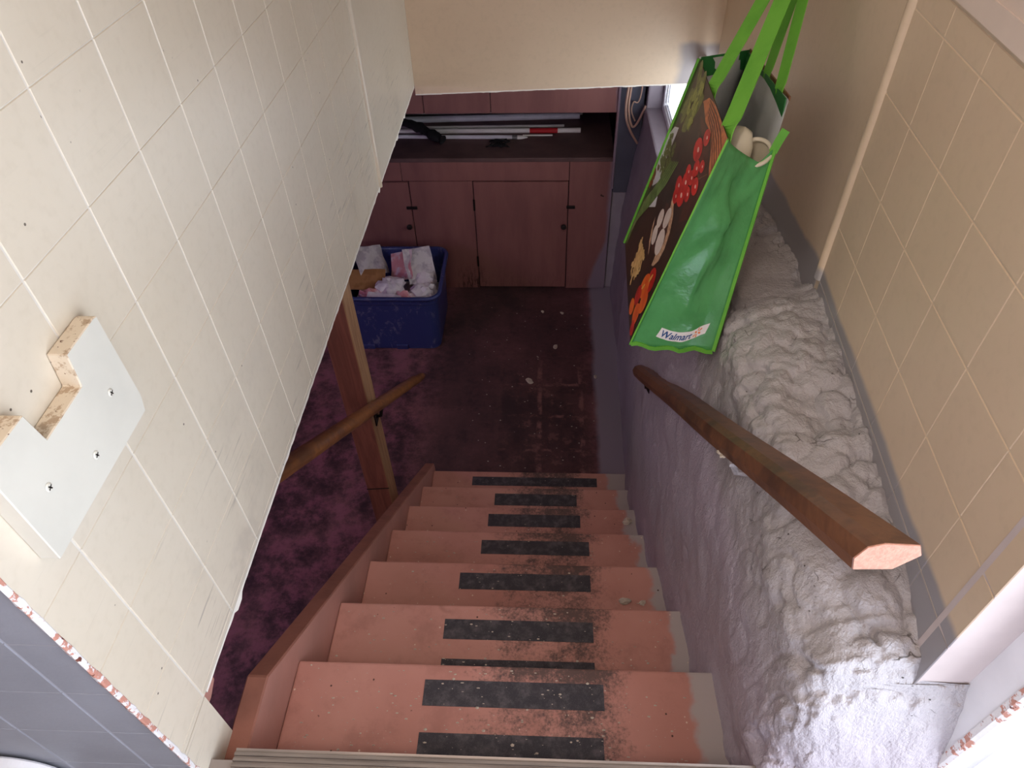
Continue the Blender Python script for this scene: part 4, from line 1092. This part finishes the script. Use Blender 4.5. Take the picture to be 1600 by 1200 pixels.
printed('printed_berries', [blob(0.03 + 0.05 * R2.random(), 0.50 + 0.14 * R2.random(), 0.03, 0.013, 0.0007, 0, 9) for _ in range(9)], pmat('berry', rgb(150, 36, 44), rgb(110, 24, 34)))
M_PNEST = pmat('nest', rgb(214, 176, 146), rgb(150, 108, 86), 120)
printed('printed_nest', [blob(0.63, 0.575, 0.215, 0.150, 0.0006, 0.35)], M_PNEST)
printed('printed_nest_shadow', [blob(0.63, 0.57, 0.155, 0.105, 0.0008, 0.35)], pmat('nest_shadow', rgb(84, 52, 42)))
for u, v_, ru, rv, ro in [(0.545, 0.56, 0.055, 0.045, 0.5), (0.66, 0.50, 0.055, 0.050, 0.3), (0.57, 0.635, 0.06, 0.040, 0.5), (0.715, 0.595, 0.075, 0.060, 0.3)]:
    printed('printed_egg', [blob(u, v_, ru, rv, 0.0011, ro)], pmat('egg', rgb(222, 208, 204), rgb(198, 182, 178), 16))
printed('printed_pasta', [stroke([(0.34 + 0.17 * R2.random(), 0.74 + 0.20 * R2.random())] + [(0.40 + 0.2 * R2.random(), 0.76 + 0.2 * R2.random())], 0.0085, 0.0008 + 0.00002 * k) for k in range(40)], pmat('pasta', rgb(228, 190, 132), rgb(190, 146, 90), 60))
M_PPEP = pmat('pepper', rgb(236, 116, 38), rgb(212, 76, 28), 26)
for k, (u, v_, ru, rv, ro) in enumerate([(0.86, 0.72, 0.07, 0.060, 0.3), (0.80, 0.79, 0.07, 0.070, 0.5), (0.90, 0.82, 0.06, 0.060, 0.2), (0.76, 0.87, 0.06, 0.050, 0.1), (0.87, 0.91, 0.065, 0.05, 0.4), (0.74, 0.95, 0.06, 0.035, 0.0), (0.92, 0.96, 0.05, 0.03, 0.3)]):
    printed('printed_pepper', [blob(u, v_, ru, rv, 0.0007 + 0.00012 * k, ro)], M_PPEP if k % 3 else pmat('red_pepper', rgb(200, 44, 28), rgb(160, 30, 24)))

printed('printed_pepper_shine', [blob(0.85, 0.715, 0.012, 0.028, 0.0018, 0.3)], pmat('pepper_shine', rgb(250, 186, 96)))
printed('printed_pepper_shine', [blob(0.79, 0.80, 0.010, 0.026, 0.0018, 0.5)], pmat('pepper_shine', rgb(250, 186, 96)))
# --- badge on the side panel
def gpt(u, v, lift):
    e = 0.004
    a = Vector(gus_pt(u, v)); du = Vector(gus_pt(u + e, v)) - Vector(gus_pt(u - e, v)); dv = Vector(gus_pt(u, v + e)) - Vector(gus_pt(u, v - e))
    n = du.cross(dv).normalized()
    if n.y > 0: n = -n
    return a + n * (0.0010 + lift)
GW, GH = (D_ - C_).length, (C_ - A_).length
def badge_uv(s, t):   # s 0..1 along the badge, t 0..1 downwards; a band that smiles
    u = 0.260 + 0.610 * s - 0.02 * t; v = 0.868 + 0.050 * (4 * s * (1 - s)) * 0.55 + 0.052 * t - 0.018 * (s - 0.5) + 0.010
    return u, v
v, f = [], []
NS = 28
for i in range(NS + 1):
    for j in range(4): v.append(tuple(gpt(*badge_uv(i / NS, j / 3), 0.0)))
for i in range(NS):
    for j in range(3): a = i * 4 + j; f.append([a, a + 1, a + 5, a + 4])
badge = obj('badge', (v, f), simple('badge_white', rgb(236, 234, 236), 0.3, 0.01), side)
def text_mesh(s):
    cu = bpy.data.curves.new('lettering', 'FONT'); cu.body = s; cu.offset = 0.022; cu.resolution_u = 3
    to = bpy.data.objects.new('lettering', cu); COL.objects.link(to)
    dg = bpy.context.evaluated_depsgraph_get(); me = bpy.data.meshes.new_from_object(to.evaluated_get(dg))
    vv = np.array([x.co[:2] for x in me.vertices]); ff = [list(p.vertices) for p in me.polygons]
    bpy.data.objects.remove(to); bpy.data.curves.remove(cu); bpy.data.meshes.remove(me)
    return vv, ff
tv, tf = text_mesh('Walmart')
lo, hi = tv.min(0), tv.max(0); tn = (tv - lo) / (hi - lo)
# subdivide nothing: letters are small, bend each vertex onto the badge
obj('lettering', ([tuple(gpt(*badge_uv(0.05 + 0.64 * a, 0.84 - 0.68 * b), 0.0005)) for a, b in tn], tf), simple('badge_blue', rgb(28, 76, 140), 0.35, 0.02), side)
spark = []
for k in range(6):
    w = math.pi / 3 * k + math.pi / 6; ca, sa = math.cos(w), math.sin(w); pts = []
    for r, h in ((0.15, 0.055), (0.44, 0.085), (0.47, 0.0), (0.44, -0.085), (0.15, -0.055)):
        x, y = ca * r - sa * h, sa * r + ca * h
        pts.append(tuple(gpt(*badge_uv(0.815 + x * 0.20, 0.5 - y * 1.0), 0.0005)))
    spark.append((pts, [[0, 1, 2, 3, 4]]))
obj('spark_emblem', join(*spark), simple('badge_orange', rgb(232, 128, 52), 0.35, 0.02), side)

# --- things in the bag
M_CREAM = simple('cream_plastic', rgb(232, 224, 204), 0.35, 0.03, 8)
def ellipsoid(c, r, M, n=18):
    v, f = [], []; m = n // 2
    for i in range(m + 1):
        a = math.pi * i / m
        for k in range(n):
            b = 2 * math.pi * k / n; s_ = math.copysign(abs(math.sin(a)) ** 0.75, math.sin(a))
            q = M @ Vector((r[0] * s_ * math.cos(b), r[1] * s_ * math.sin(b), r[2] * math.cos(a))); v.append(tuple(Vector(c) + q))
    for i in range(m):
        for k in range(n): f.append([i * n + k, (i + 1) * n + k, (i + 1) * n + (k + 1) % n, i * n + (k + 1) % n])
    return v, f
tilt = Matrix.Rotation(math.radians(12), 3, 'Y')
jug = empty('plastic_jug', (0.345, 1.30, -0.84), 'cream rounded plastic container standing inside the green bag', 'container')
obj('body', ellipsoid((0.350, 1.31, -0.735), (0.040, 0.045, 0.135), tilt), M_CREAM, jug, smooth=True)
tub = empty('plastic_tub', (0.385, 1.262, -0.80), 'white plastic tub with a rolled rim poking out of the bag corner', 'container')
ring_c = Vector((0.402, 1.292, -0.646)); rx = Vector((0.030, 0.008, 0.006)); ry = Vector((-0.004, 0.030, 0.010))
pts = [ring_c + rx * math.cos(2 * math.pi * k / 28) + ry * math.sin(2 * math.pi * k / 28) for k in range(29)]
obj('rolled_rim', tube(pts, 0.0045, 8, False), M_CREAM, tub, smooth=True)
v, f = [], []
for j in range(5):
    for k in range(28):
        w = 2 * math.pi * k / 28; s_ = 1.0 - 0.06 * j
        v.append(tuple(ring_c + (rx * math.cos(w) + ry * math.sin(w)) * s_ + Vector((-0.008, 0.022, -0.026)) * j))
for j in range(4):
    for k in range(28): f.append([j * 28 + k, j * 28 + (k + 1) % 28, (j + 1) * 28 + (k + 1) % 28, (j + 1) * 28 + k])
f.append([4 * 28 + k for k in range(28)])
obj('tub_wall', (v, f), M_CREAM, tub, smooth=True)
SC.cycles.use_denoising = True
